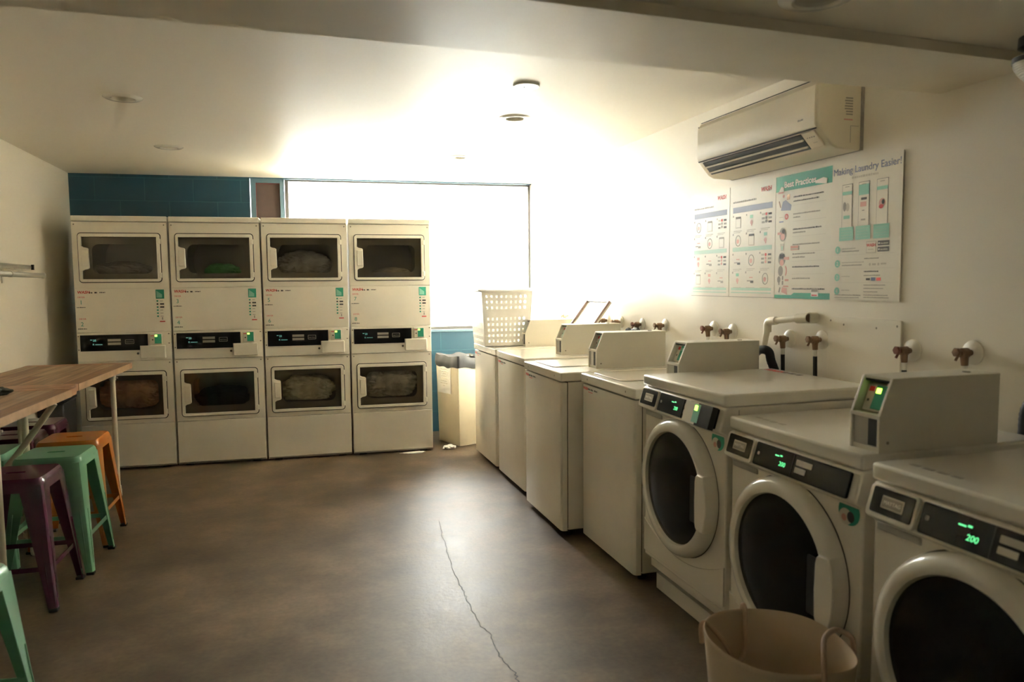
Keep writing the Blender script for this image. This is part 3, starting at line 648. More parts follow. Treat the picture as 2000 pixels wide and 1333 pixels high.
    b = MB(); slab(b, 0.412, 0.462, 0.025, 0.042, 0.009, 0.011, 0, 0.002); b.build('button', 'lgrey', cpn, smooth=0)
    b = MB(); slab(b, 0.205, 0.217, 0.040, 0.052, 0.009, 0.0095, 0, 0.004); b.build('indicator', 'grey', cpn, smooth=0)
    # round energy sticker beside the door
    return t
def round_sticker(t):
    sx, sz = 0.626, 0.762
    b = MB(); y = -0.0012
    b.disc(sx, sz, 0.045, y, 0, 36, 0.0004, rz=0.042); b.disc(sx - 0.014, sz - 0.018, 0.027, y, 1, 28, 0.0008, rz=0.025); b.disc(sx + 0.008, sz - 0.015, 0.015, y, 2, 20, 0.0012, rz=0.017); b.disc(sx - 0.02, sz - 0.022, 0.011, y, 3, 12, 0.0012)
    b.build('round_sticker', ['green', 'meter', 'ink', 'pink'], t, smooth=0)
flp = make_frontload()
FL = [(3.1697, -3.3218, 0.075, 'front-load washer with a card reader in its panel, raised highest, beside the top-load washers'),
      (3.1738, -4.0319, 0.0, 'front-load washer carrying a meter box, behind the beige tote bag'),
      (3.1430, -4.7861, -0.004, 'front-load washer nearest the camera, at the right edge')]
fls = []
for i, (x, y, z, lab) in enumerate(FL):
    t = flp if i == 0 else copy_tree(flp)
    t.location = (x, y, z); t.rotation_euler = (0, 0, R90); t['label'] = lab; t['group'] = 'front-load washers along the right wall'; fls.append(t)
for t in fls: t.location.z = max(t.location.z, 0.0)
for t in fls[:2]: round_sticker(t)
# plinth under the raised machine
b = MB(); b.box(0.03, 0.66, 0.05, 0.68, -0.075, -0.001); b.build('plinth', 'enamel', fls[0])
# card reader built into the first machine's panel, over the display
a = math.atan2(0.087, 0.026); o_ = Vector((0, -0.033, 0.806)); e_ = Vector((0, math.cos(a), math.sin(a))); n_ = Vector((0, -math.sin(a), math.cos(a)))
def slab2(bb, u0, u1, v0, v1, d0, d1, m=0):
    vs = []
    for d in (d0, d1):
        for v in (v0, v1):
            for u in (u0, u1): q = o_ + e_ * v + n_ * d; vs.append((u, q.y, q.z))
    bb.add(vs, [(0, 2, 3, 1), (4, 5, 7, 6), (0, 1, 5, 4), (2, 6, 7, 3), (0, 4, 6, 2), (1, 3, 7, 5)], m)
b = MB(); slab2(b, 0.488, 0.652, -0.004, 0.086, 0.009, 0.034, 0); slab2(b, 0.418, 0.488, 0.0, 0.084, 0.009, 0.0125, 1); slab2(b, 0.488, 0.55, -0.003, 0.085, 0.034, 0.0345, 1); slab2(b, 0.525, 0.57, 0.006, 0.08, 0.0345, 0.035, 2)
b.build('card_reader', ['black', 'meter', 'mint'], fls[0], smooth=0)
b = MB(); slab2(b, 0.532, 0.552, 0.054, 0.074, 0.0352, 0.0362, 0); b.build('status_light', 'led', fls[0], smooth=0)
meter_box(fls[1], 0.566, 0.045, 0.45, 0.218, lit=True)
b = MB(); b.text('WASH', 0.03, 0.615, 0.05, LZ + 0.0005, 0, top=True, shear=0.15, bold=0.001)
b.build('contact_sticker', ['red'], fls[0], smooth=0)
b = MB()
for q in range(3): b.box(0.165 + q * 0.05, 0.195 + q * 0.05, 0.62, 0.645, LZ + 0.0002, LZ + 0.0008)
b.build('contact_number', 'ink', fls[0], smooth=0)
for t in fls[1:]:
    b = MB()
    for q in range(4): b.box(0.06 + q * 0.045, 0.088 + q * 0.045, 0.06, 0.075, LZ + 0.0002, LZ + 0.0008)
    b.build('worktop_marks', 'grey', t, smooth=0)

# ------------------------------------------------------------------ things on the right wall (local frame: x towards camera, front faces the room)
def on_wall(o, y, z=0.0, off=0.0): o.location = (XR - off, y, z); o.rotation_euler = (0, 0, R90); return o
# air conditioner
ac = thing('air_conditioner', 'aged white split air conditioner on the right wall above the posters', 'air conditioner', (XR, -2.87, 2.0), R90)
prof = [(0.0, 0.0), (0.0, 0.295), (-0.17, 0.295), (-0.205, 0.285), (-0.222, 0.262), (-0.224, 0.12), (-0.215, 0.085), (-0.20, 0.066), (-0.155, 0.018), (-0.125, 0.004)]
b = MB(); b.prism(prof, 'x', 0.0, 0.955); b.build('housing', 'ac', ac, bevel=0.008, seg=3)
b = MB()
fp = [(-0.2235, 0.088), (-0.2235, 0.26), (-0.232, 0.26), (-0.234, 0.18), (-0.233, 0.10), (-0.226, 0.088)]
b.prism(fp, 'x', 0.02, 0.945); b.build('front_panel', 'ac', ac, bevel=0.003)
b = MB(); b.box(0.02, 0.945, -0.2265, -0.222, 0.082, 0.087); b.box(0.012, 0.016, -0.224, -0.222, 0.09, 0.27); b.box(0.02, 0.94, -0.213, -0.209, 0.286, 0.289); b.build('panel_seam', 'seam', ac, smooth=0)
b = MB(); b.prism([(-0.215, 0.076), (-0.160, 0.018), (-0.156, 0.022), (-0.210, 0.080)], 'x', 0.045, 0.835); b.build('outlet', 'seam', ac, smooth=0)
for (y0, z0) in ((-0.2005, 0.052), (-0.176, 0.026)):
    b = MB(); b.prism([(y0 - 0.003, z0 + 0.003), (y0 + 0.002, z0 - 0.003), (y0 + 0.010, z0 + 0.004), (y0 + 0.005, z0 + 0.010)], 'x', 0.048, 0.832); b.build('vane', 'ac', ac, smooth=0)
b = MB(); b.prism([(-0.221, 0.078), (-0.165, 0.018), (-0.160, 0.02), (-0.212, 0.082)], 'x', 0.842, 0.925); cpn = b.build('indicator_cover', 'ac', ac, bevel=0.002)
b = MB()
for q in range(4): b.box(0.862 + q * 0.014, 0.868 + q * 0.014, -0.2035, -0.2025, 0.055, 0.062)
b.box(0.88, 0.905, -0.183, -0.182, 0.036, 0.042); b.build('indicator_marks', 'grey', cpn, smooth=0)
b = MB(); b.text('comfort', 0.83, 0.125, 0.012, -0.2345, 0); b.build('emblem', 'grey', ac, smooth=0)
ob = bpy.data.objects['emblem']; bpy.data.objects.remove(ob)
b = MB(); b.rect(0.84, 0.128, 0.008, 0.008, -0.2342); b.rect(0.851, 0.128, 0.006, 0.006, -0.2342); b.rect(0.86, 0.129, 0.014, 0.006, -0.2342); b.build('emblem', 'grey', ac, smooth=0)
b = MB(); rnd = random.Random(3)
for q in range(9):
    z = 0.215 - q * 0.011
    if q == 7: continue
    b.box(0.955, 0.9558, -0.085 - rnd.uniform(0, 0.012), -0.052, z - 0.006, z, 1 if q == 8 else 0)
b.build('side_label', ['grey', 'pink'], ac, smooth=0)
b = MB(); b.box(0.955, 0.9556, -0.062, -0.02, 0.098, 0.1); b.box(0.955, 0.9556, -0.062, -0.06, 0.03, 0.1); b.build('knockout_seam', 'grey', ac, smooth=0)
b = MB(); b.box(-0.004, 0.962, -0.012, 0.0, 0.0, 0.30); b.build('mounting_plate', 'bulk', ac, smooth=0)

# posters
PW, PH, PY = 0.400, 0.596, -0.004
def poster(y, label, mats_, fn, off=0.0, z=1.367):
    b = MB(); b.box(0.0, PW, PY, 0.0, 0.0, PH, 0); fn(b)
    o = on_wall(b.build('poster', mats_, None, smooth=0), y, z, off); tag(o, label, 'poster', 'laundry instruction posters on the right wall'); return o
PM = ['paper', 'red', 'blue2', 'ink', 'grey', 'mint2', 'green', 'mint', 'white', 'pink', 'blue', 'lgrey', 'brass']
def bars(b, x, z, w, h, m, seed): glyph_bars(b, x, z, w, h, PY, m, seed=seed)
def instr(variant):
    def fn(b):
        b.text('WASH', 0.278, 0.542, 0.030, PY - 0.0004, 1, shear=0.15, bold=0.0012); bars(b, 0.03, 0.505, 0.21, 0.010, 4, 21 + variant)
        b.rect(0.03, 0.452, 0.345, 0.03, PY, 2); bars(b, 0.13, 0.461, 0.14, 0.009, 8, 31)
        for blk, (z0, first) in enumerate(((0.34, 1), (0.12, 1))):
            for r in range(2):
                for c in range(3):
                    x = 0.045 + c * 0.122; z = z0 - r * 0.105
                    if blk == 0: z = 0.375 - r * 0.098
                    else: z = 0.170 - r * 0.098
                    k = (blk * 6 + r * 3 + c + variant * 5) % 12
                    b.rect(x - 0.016, z + 0.055, 0.008, 0.010, PY, 4)
                    if c == 2 and (r == 0):
                        for q in range(3):
                            b.rect(x, z + 0.045 - q * 0.02, 0.022, 0.010, PY, 4 if q else 11); b.rect(x + 0.056, z + 0.045 - q * 0.02, 0.026, 0.010, PY, 3 if q != 1 else 4); b.disc(x + 0.038, z + 0.05 - q * 0.018, 0.008, PY, 1 if q == 0 else (9 if blk else 4), 10, 0.001)
                    elif k % 4 == 0:
                        b.shape([circ(x + 0.035, z + 0.025, 0.026, 18, ry=0.03), circ(x + 0.035, z + 0.025, 0.022, 18, ry=0.026)], PY - 0.0006, 0.0005, 4); b.disc(x + 0.033, z + 0.022, 0.012, PY, 9, 12, 0.001)
                    elif k % 4 == 1:
                        b.rect(x + 0.01, z - 0.005, 0.05, 0.055, PY, 11); b.rect(x + 0.015, z, 0.04, 0.045, PY - 0.0004, 0); b.rect(x + 0.012, z + 0.045, 0.046, 0.010, PY - 0.0006, 3 if variant else 4)
                    elif k % 4 == 2:
                        b.rect(x + 0.02, z + 0.04, 0.025, 0.016, PY, 7 if variant else 9); b.rect(x + 0.03, z, 0.008, 0.028, PY, 9); b.disc(x + 0.034, z + 0.018, 0.012, PY, 9, 10, 0.001)
                    else:
                        b.rect(x, z + 0.012, 0.028, 0.006, PY, 4); b.rect(x + 0.03, z + 0.004, 0.026, 0.012, PY, 3 if variant else 4); b.rect(x + 0.02, z + 0.03, 0.03, 0.005, PY, 9)
                    bars(b, x - 0.008, z - 0.022, 0.075, 0.004, 11, k + 50); bars(b, x - 0.008, z - 0.03, 0.06, 0.004, 11, k + 70)
        b.rect(0.03, 0.245, 0.345, 0.022, PY, 5); bars(b, 0.17, 0.252, 0.06, 0.007, 8, 33)
        b.rect(0.02, 0.036, 0.355, 0.014, PY, 5); b.rect(0.02, 0.022, 0.355, 0.005, PY, 5); b.rect(0.0, 0.0, PW, 0.003, PY, 4)
    return fn
poster(-2.447, 'washing instructions poster, leftmost of four, nearest the window', PM, instr(0))
poster(-2.852, 'washing instructions poster left of the green-headed Best Practices poster', PM, instr(1))
def practices(b):
    b.rect(0, 0.522, PW, 0.074, PY, 6); b.text('Best Practices', 0.062, 0.538, 0.041, PY - 0.0004, 8, bold=0.0009)
    b.prism([(0.29, 0.532), (0.366, 0.522), (0.37, 0.545), (0.345, 0.552), (0.30, 0.545)], 'y', PY - 0.0035, PY - 0.001, 8)
    b.prism([(0.02, 0.515), (0.065, 0.515), (0.062, 0.54), (0.045, 0.545)], 'y', PY - 0.0035, PY - 0.001, 0); b.rect(0.022, 0.512, 0.04, 0.008, PY - 0.003, 9)
    rows = [0.485, 0.408, 0.335, 0.262, 0.217, 0.155, 0.10, 0.05]
    for i, z in enumerate(rows):
        bars(b, 0.135, z - 0.006 if i != 0 else z - 0.002, (0.21, 0.19, 0.20, 0.19, 0.16, 0.19, 0.13, 0.23)[i], 0.007, 3 if i in (0, 2, 5, 7) else 4, 80 + i)
        if i in (0, 1, 2, 4): bars(b, 0.135, z - 0.022, (0.18, 0.05, 0.09, 0, 0.09)[i], 0.007, 3 if i == 0 else 4, 90 + i)
        b.rect(0.13, z - 0.038, 0.235, 0.0008, PY, 11)
    # icons at left
    b.prism([(0.04, 0.43), (0.115, 0.425), (0.12, 0.45), (0.075, 0.478), (0.055, 0.472)], 'y', PY - 0.0006, PY - 0.0001, 2); b.prism([(0.022, 0.475), (0.028, 0.478), (0.04, 0.445), (0.035, 0.443)], 'y', PY - 0.0006, PY - 0.0001, 12); b.rect(0.085, 0.478, 0.022, 0.025, PY, 12); b.disc(0.06, 0.498, 0.008, PY, 9, 10)
    b.disc(0.085, 0.397, 0.014, PY, 1, 16); b.disc(0.085, 0.397, 0.008, PY - 0.0003, 9, 12); b.rect(0.028, 0.372, 0.032, 0.006, PY, 2); b.rect(0.028, 0.395, 0.03, 0.003, PY, 11)
    b.disc(0.058, 0.312, 0.026, PY, 4, 20, rz=0.034); b.disc(0.058, 0.302, 0.017, PY - 0.0003, 9, 16); b.disc(0.064, 0.328, 0.012, PY - 0.0005, 3, 12); b.rect(0.018, 0.312, 0.03, 0.012, PY - 0.0006, 9)
    b.prism([(0.046, 0.232), (0.064, 0.232), (0.07, 0.268), (0.04, 0.268)], 'y', PY - 0.0006, PY - 0.0001, 11); b.rect(0.05, 0.238, 0.01, 0.018, PY - 0.0006, 5)
    b.rect(0.12, 0.232, 0.06, 0.022, PY, 9); b.rect(0.124, 0.236, 0.05, 0.006, PY - 0.0004, 11); b.rect(0.176, 0.232, 0.008, 0.02, PY - 0.0004, 4)
    b.disc(0.055, 0.192, 0.028, PY, 4, 20, rz=0.032); b.rect(0.036, 0.195, 0.038, 0.022, PY - 0.0004, 3); b.rect(0.07, 0.188, 0.04, 0.014, PY - 0.0006, 9); b.disc(0.055, 0.175, 0.016, PY - 0.0004, 9, 12)
    b.disc(0.046, 0.134, 0.019, PY, 4, 18, rz=0.026); b.shape([circ(0.078, 0.134, 0.017, 18, -1.3, 1.5, ry=0.026) + circ(0.078, 0.134, 0.008, 18, 1.5, -1.3, ry=0.018)], PY - 0.0006, 0.0005, 9)
    b.disc(0.034, 0.092, 0.013, PY, 4, 14, rz=0.017); b.rect(0.031, 0.066, 0.008, 0.02, PY, 4); b.rect(0.058, 0.066, 0.010, 0.02, PY, 4); b.rect(0.058, 0.09, 0.009, 0.02, PY, 4); b.rect(0.08, 0.084, 0.028, 0.010, PY, 9)
    b.prism([(0.03, 0.03), (0.04, 0.055), (0.048, 0.052), (0.04, 0.028)], 'y', PY - 0.0006, PY - 0.0001, 4); b.prism([(0.055, 0.03), (0.1, 0.018), (0.095, 0.05), (0.06, 0.054)], 'y', PY - 0.0006, PY - 0.0001, 9); b.rect(0.068, 0.056, 0.04, 0.006, PY, 9)
    bars(b, 0.165, 0.020, 0.1, 0.004, 11, 5)
    b.prism([(0, 0), (PW, 0), (PW, 0.028), (0.15, 0.028), (0.13, 0.017), (0, 0.017)], 'y', PY - 0.0006, PY - 0.0001, 6)
    b.rect(0.275, 0.012, 0.05, 0.034, PY - 0.0008, 8); b.rect(0.278, 0.034, 0.042, 0.014, PY - 0.0012, 4); b.rect(0.28, 0.015, 0.036, 0.006, PY - 0.0012, 1)
poster(-3.255, 'Best Practices poster with green header and torn patches', PM, practices)
def easier(b):
    b.text('Making Laundry Easier!', 0.200, 0.545, 0.0415, PY - 0.0004, 10, align='CENTER'); bars(b, 0.12, 0.520, 0.15, 0.010, 11, 44)
    for i, x in enumerate((0.065, 0.163, 0.265)):
        b.rect(x, 0.315, 0.062, 0.185, PY, 3); b.rect(x + 0.0018, 0.315, 0.0584, 0.1832, PY - 0.0005, 0); b.rect(x + 0.018, 0.488, 0.025, 0.003, PY - 0.001, 4)
        b.rect(x + 0.002, 0.455 - (0.01 if i == 1 else 0), 0.058, 0.014 + (0.03 if i == 1 else 0), PY - 0.001, 7)
        if i == 0: b.disc(x + 0.017, 0.405, 0.010, PY - 0.0008, 4, 14, rz=0.02); b.disc(x + 0.035, 0.402, 0.011, PY - 0.0008, 11, 14, rz=0.018); b.rect(x + 0.012, 0.352, 0.036, 0.014, PY - 0.001, 7)
        if i == 1: b.rect(x + 0.016, 0.424, 0.032, 0.010, PY - 0.001, 3); b.rect(x + 0.012, 0.396, 0.034, 0.02, PY - 0.001, 9); b.rect(x + 0.022, 0.378, 0.014, 0.004, PY - 0.001, 4); b.rect(x + 0.018, 0.338, 0.024, 0.007, PY - 0.001, 4)
        if i == 2: b.disc(x + 0.032, 0.402, 0.018, PY - 0.0008, 9, 16); b.disc(x + 0.027, 0.387, 0.013, PY - 0.0012, 1, 14, rz=0.009); b.disc(x + 0.037, 0.405, 0.008, PY - 0.0012, 3, 12, rz=0.01)
        w = 0.085; b.rect(x - 0.012, 0.258, w, 0.058, PY - 0.0012, 7); bars2 = (0.305, 0.292, 0.28, 0.268)
        for z in bars2: glyph_bars(b, x - 0.002, z, w - 0.02, 0.003, PY - 0.002, 5, seed=int(z * 1000) + i)
    for i, z in enumerate((0.232, 0.172, 0.112, 0.052)):
        zz = z - 0.013; b.disc(0.045, zz, 0.0165, PY, 7, 24); b.text(str(i + 1), 0.045, zz - 0.008, 0.024, PY - 0.001, 0, align='CENTER')
        bars(b, 0.072, zz + 0.002, (0.08, 0.13, 0.05, 0.05)[i], 0.005, 11, 60 + i)
        if i < 2: bars(b, 0.072, zz - 0.01, (0.10, 0.12)[i], 0.005, 4, 64 + i)
    b.rect(0.215, 0.200, 0.055, 0.048, PY, 4); b.rect(0.2165, 0.2015, 0.052, 0.045, PY - 0.0004, 0); b.text('WASH', 0.2425, 0.226, 0.0175, PY - 0.0012, 1, align='CENTER', bold=0.0004); b.rect(0.226, 0.213, 0.03, 0.003, PY - 0.0008, 11)
    for z in (0.228, 0.203): b.rect(0.278, z, 0.062, 0.020, PY, 3); b.disc(0.286, z + 0.010, 0.004, PY - 0.0004, 8, 8); bars3 = glyph_bars(b, 0.294, z + 0.006, 0.04, 0.006, PY - 0.0008, 11, seed=int(z * 999))
    bars(b, 0.205, 0.175, 0.08, 0.005, 4, 71); b.disc(0.238, 0.152, 0.006, PY, 11, 10); b.rect(0.25, 0.148, 0.02, 0.008, PY, 11); b.disc(0.285, 0.152, 0.006, PY, 11, 10); b.rect(0.297, 0.15, 0.03, 0.007, PY, 11)
    bars(b, 0.205, 0.120, 0.08, 0.006, 3, 72); bars(b, 0.205, 0.104, 0.09, 0.005, 4, 73)
    b.rect(0.218, 0.086, 0.022, 0.009, PY, 3); b.rect(0.246, 0.084, 0.024, 0.014, PY, 10); b.rect(0.276, 0.084, 0.024, 0.013, PY, 1)
    for i, z in enumerate((0.064, 0.05, 0.036, 0.022, 0.012)): bars(b, 0.205, z, (0.12, 0.11, 0.08, 0.135, 0.14)[i], 0.004, 4, 74 + i)
    bars(b, 0.03, 0.02, 0.16, 0.005, 4, 90); bars(b, 0.03, 0.010, 0.15, 0.004, 4, 91)
    for z in (0.196, 0.136, 0.076): b.rect(0.03, z, 0.34, 0.0006, PY, 11)
poster(-3.660, 'Making Laundry Easier poster with three phones, rightmost of four', PM, easier, off=0.004)

# access panel, pipe, valves and hoses
t = thing('access_cover', 'painted blank cover plate on the wall below the posters', 'access panel', (XR, -3.662, 0.93), R90)
b = MB(); b.shape([rrect(0.0, 0.418, 0.0, 0.362, 0.012)], -0.014, 0.014, 0, 0.003); b.build('plate', 'wall', t)
b = MB()
for q in ((0.018, 0.345), (0.4, 0.338), (0.1, 0.33), (0.29, 0.325)): b.disc(q[0], q[1], 0.005, -0.0145, 0, 10, 0.001)
b.build('screws', 'screw', t, smooth=0)
t = thing('drain_pipe', 'cream painted plastic pipe bending down beside the blank cover plate', 'pipe', (XR, -3.20, 0.0), R90)
b = MB(); b.tube([(0.36, 0.0, 1.281), (0.36, -0.045, 1.281)], 0.026, 20); b.tube([(0.372, -0.045, 1.281), (0.30, -0.052, 1.276)], 0.023, 20)
b.tube([(0.31, -0.052, 1.277), (0.14, -0.058, 1.258)], 0.015, 16); b.build('long_run', 'pvc', t)
b = MB(); b.tube([(0.15, -0.058, 1.259), (0.10, -0.058, 1.254), (0.088, -0.058, 1.25), (0.080, -0.058, 1.238), (0.078, -0.058, 1.2)], 0.020, 16); b.build('elbow', 'pvc', t)
b = MB(); b.tube([(0.079, -0.058, 1.215), (0.070, -0.062, 1.17), (0.062, -0.064, 1.13)], 0.0155, 16); b.build('down_run', 'pvc', t)
b = MB(); b.tube([(0.365, -0.046, 1.281), (0.376, -0.046, 1.281)], 0.019, 16); b.build('wall_stub', 'brass', t)
def valve(y, z, label, hose=True, handle='brass'):
    t = thing('hose_valve', label, 'valve', (XR, y, z), R90, 'wall taps feeding the washers')
    b = MB(); b.lathe([(0.044, 0.0), (0.043, -0.006), (0.03, -0.012), (0.016, -0.014), (0.0, -0.014)], axis=(0, 1, 0), n=28); b.build('flange', 'wall', t)
    b = MB(); b.tube([(0, -0.01, 0), (0, -0.03, 0)], 0.011, 12); b.tube([(0, -0.024, 0.0), (0, -0.030, 0.0), (0, -0.056, 0.0), (0, -0.062, 0.0)], [0.013, 0.018, 0.018, 0.013], 12)
    b.tube([(0, -0.044, 0.0), (0, -0.042, -0.02), (0, -0.040, -0.045)], [0.015, 0.014, 0.012], 12); b.build('body', 'brass', t)
    b = MB(); b.tube([(0, -0.058, 0), (0, -0.078, 0.003)], [0.009, 0.008], 10); b.lathe([(0.0, 0.004), (0.015, 0.003), (0.018, -0.003), (0.015, -0.009), (0.0, -0.01)], origin=(0, -0.076, 0.003), axis=(0, 1, 0), n=6); b.tube([(0, -0.062, 0.004), (0, -0.082, -0.026)], 0.005, 8); b.build('handle', handle, t)
    b = MB(); b.tube([(0, -0.040, -0.04), (0, -0.040, -0.075)], 0.010, 12); b.build('collar', 'chrome', t)
    if hose: b = MB(); b.tube([(0, -0.040, -0.07), (0, -0.038, -0.14), (0.0, -0.036, -0.23), (0.0, -0.034, -0.40)], 0.0095, 12); b.build('hose', 'rubber', t)
vl = [(-0.388, 1.162, 'faint tap in the window glare at the far end of the right wall'), (-1.215, 1.160, 'tap just right of the open washer lid, left one of its pair'), (-1.454, 1.160, 'tap just right of the open washer lid, right one of its pair'),
      (-1.793, 1.159, 'brass tap above the third top-load washer, left one'), (-2.122, 1.169, 'brass tap above the third top-load washer, right one'),
      (-2.701, 1.182, 'brass tap above the fourth top-load washer, left one'), (-2.892, 1.176, 'brass tap above the fourth top-load washer, right one'),
      (-3.379, 1.171, 'brass tap directly right of the bent cream pipe'), (-3.612, 1.183, 'brass tap just left of the blank cover plate'),
      (-4.129, 1.177, 'brass tap with a lever, just right of the blank cover plate'), (-4.400, 1.193, 'brass tap furthest right, nearest the camera')]
for i, (y, z, lab) in enumerate(vl): valve(y, z, lab, handle='copper' if i in (3, 5, 9) else 'brass')
def hose(name, pts, r, label):
    cu = []
    P = [Vector(p) for p in pts]
    for i in range(len(P) - 1):
        p0, p1, p2, p3 = P[max(i - 1, 0)], P[i], P[i + 1], P[min(i + 2, len(P) - 1)]
        for k in range(8):
            u = k / 8; cu.append(0.5 * ((2 * p1) + (p2 - p0) * u + (2 * p0 - 5 * p1 + 4 * p2 - p3) * u * u + (3 * p1 - p0 - 3 * p2 + p3) * u ** 3))
    cu.append(P[-1]); b = MB(); b.tube(cu, [r * (1 + 0.06 * (i % 2)) for i in range(len(cu))], 14)
    o = b.build(name, 'rubber', None); tag(o, label, 'hose'); return o
hose('drain_hose', [(3.865, -3.13, 0.94), (3.86, -3.16, 1.05), (3.85, -3.22, 1.10), (3.84, -3.29, 1.112), (3.84, -3.325, 1.10), (3.855, -3.32, 1.06), (3.888, -3.315, 0.98), (3.89, -3.31, 0.85)], 0.021, 'thick black drain hose arching below the bent cream pipe')
hose('drain_hose', [(3.84, -1.70, 0.95), (3.83, -1.72, 1.06), (3.82, -1.77, 1.12), (3.82, -1.82, 1.105), (3.82, -1.87, 1.125), (3.82, -1.93, 1.12), (3.83, -1.97, 1.05), (3.84, -1.98, 0.94)], 0.017, 'dark drain hose humped behind the third meter box')
hose('drain_hose', [(3.888, -4.635, 0.80), (3.888, -4.635, 0.96), (3.885, -4.645, 1.03), (3.882, -4.69, 1.09), (3.88, -4.77, 1.10), (3.884, -4.83, 1.03), (3.888, -4.84, 0.85)], 0.024, 'black hose at the right edge behind the nearest washer')

# white laundry basket standing on the far washer
t = thing('laundry_basket', 'tall white perforated plastic basket on the far washer, in the glare', 'basket', (3.235, -0.60, LZ + 0.006))
def side(w0, w1, h):
    loops = [[(-w0 / 2, 0), (w0 / 2, 0), (w1 / 2, h), (-w1 / 2, h)]]
    for r in range(9):
        if r in (5,): continue
        z = 0.03 + r * 0.044; w = w0 + (w1 - w0) * z / h
        for c in range(9):
            x = -w / 2 + 0.028 + c * (w - 0.056) / 9; loops.append([(x + .003, z), (x + 0.018, z), (x + 0.018, z + 0.019), (x + .003, z + 0.019)])
    return loops
b = MB(); hh = 0.44
for k in range(4):
    s = MB(); s.shape(side(0.36, 0.42, hh), 0, 0.003)
    for v in s.v:
        pass
    R = Matrix.Rotation(k * PI / 2, 4, 'Z'); vv = []
    for x, y, z in s.v:
        q = R @ Vector((x, y - 0.18 - 0.03 * z / hh, z)); vv.append(tuple(q))
    b.add(vv, s.f)
b.box(-0.178, 0.178, -0.178, 0.178, 0.0, 0.004); b.build('body', 'basket', t, smooth=0)
b = MB(); zr = hh
rim = [(x, y, zr + 0.012 * math.cos(2 * math.atan2(y, x))) for x, y in rrect(-0.215, 0.215, -0.215, 0.215, 0.05, 6)]
b.tube(rim, 0.012, 10, closed=True); b.build('rim', 'basket', t)

# ------------------------------------------------------------------ bin, tissues
ax = math.atan2(0.343, 0.94)
t = thing('waste_bin', 'tall beige waste bin with black liner, between dryers and washers', 'bin', (2.992, -0.072, 0.0), ax)
# local: x along the right face, y along the left face
b = MB()
def taper(b, s0, s1, z0, z1, m=0, o=0.0):
    c = 0.19; vs = []
    for z, s in ((z0, s0), (z1, s1)):
        for dx, dy in ((-1, -1), (1, -1), (1, 1), (-1, 1)): vs.append((c + dx * s, c + dy * s, z))
    return vs
v0 = taper(b, 0.175, 0.19, 0.0, 0.775); vi = taper(b, 0.165, 0.18, 0.02, 0.775)
b.add(v0 + vi, [(0, 1, 5, 4), (1, 2, 6, 5), (2, 3, 7, 6), (3, 0, 4, 7), (0, 3, 2, 1), (8, 12, 13, 9), (9, 13, 14, 10), (10, 14, 15, 11), (11, 15, 12, 8), (8, 9, 10, 11), (4, 5, 13, 12), (5, 6, 14, 13), (6, 7, 15, 14), (7, 4, 12, 15)])
b.build('bin_body', 'bin', t, bevel=0.008)
b = MB(); ring = rrect(-0.004, 0.384, -0.004, 0.384, 0.02, 3); n = len(ring); rnd = random.Random(2); vs = []
lev = [(0.70, 0.004), (0.735, 0.010), (0.775, 0.006), (0.80, -0.004), (0.775, -0.025), (0.66, -0.03)]
def dens(r):
    out = []
    for i in range(len(r)):
        a_, b_ = Vector(r[i]), Vector(r[(i + 1) % len(r)]); k = max(1, int((b_ - a_).length / 0.02))
        out += [tuple(a_.lerp(b_, j / k)) for j in range(k)]
    return out
ring = dens(ring); n = len(ring)
for z, off in lev:
    for i, (x, y) in enumerate(ring):
        d = Vector((x - 0.19, y - 0.19)).normalized(); w = 0.012 * noise.noise(Vector((x * 14, y * 14, z * 9)))
        zz = z + (0.022 * noise.noise(Vector((x * 9 + 5, y * 9, z * 3)))); vs.append((x + d.x * (off + w * 0.6), y + d.y * (off + w * 0.6), zz))
b.add(vs, [(l * n + i, l * n + (i + 1) % n, (l + 1) * n + (i + 1) % n, (l + 1) * n + i) for l in range(len(lev) - 1) for i in range(n)])
b.build('bin_liner', 'liner', t, smooth=60)
b = MB(); b.box(-0.004, 0.0, 0.125, 0.345, 0.46, 0.755, 0); b.box(-0.0046, -0.004, 0.14, 0.33, 0.7, 0.7002, 1)
for i in range(9):
    z = 0.70 - i * 0.022; w = (0.10, 0.11, 0.12, 0.08, 0.09, 0.13, 0.1, 0.12, 0.03)[i]; b.box(-0.005, -0.004, 0.235 - w / 2, 0.235 + w / 2, z, z + 0.007, 1)
nt_ = b.build('notice_sheet', ['white', 'lgrey'], t, smooth=0); 
def crumple(name, loc, s, seed, label, flat=0.6):
    bm = bmesh.new(); bmesh.ops.create_icosphere(bm, subdivisions=3, radius=1.0)
    for v in bm.verts:
        q = v.co * 2.2 + Vector((seed, seed * 2, 0)); r = 1 + 0.5 * noise.noise(q) + 0.2 * noise.noise(q * 3)
        v.co = Vector((v.co.x * r * s[0], v.co.y * r * s[1], max(v.co.z * r * s[2], -s[2] * flat)))
    zmin = min(v.co.z for v in bm.verts)
    for v in bm.verts: v.co.z -= zmin
    me = bpy.data.meshes.new(name); bm.to_mesh(me); bm.free(); me.materials.append(M['tissue'])
    o = bpy.data.objects.new(name, me); C.objects.link(o); o.location = loc; return tag(o, label, 'tissue')
crumple('crumpled_tissue', (2.90, -0.10, 0.001), (0.055, 0.035, 0.022), 1.3, 'crumpled white tissue on the floor against the beige bin')
crumple('flattened_tissue', (2.57, -0.165, 0.001), (0.10, 0.035, 0.005), 4.1, 'flat white scrap sticking out under the rightmost dryers')

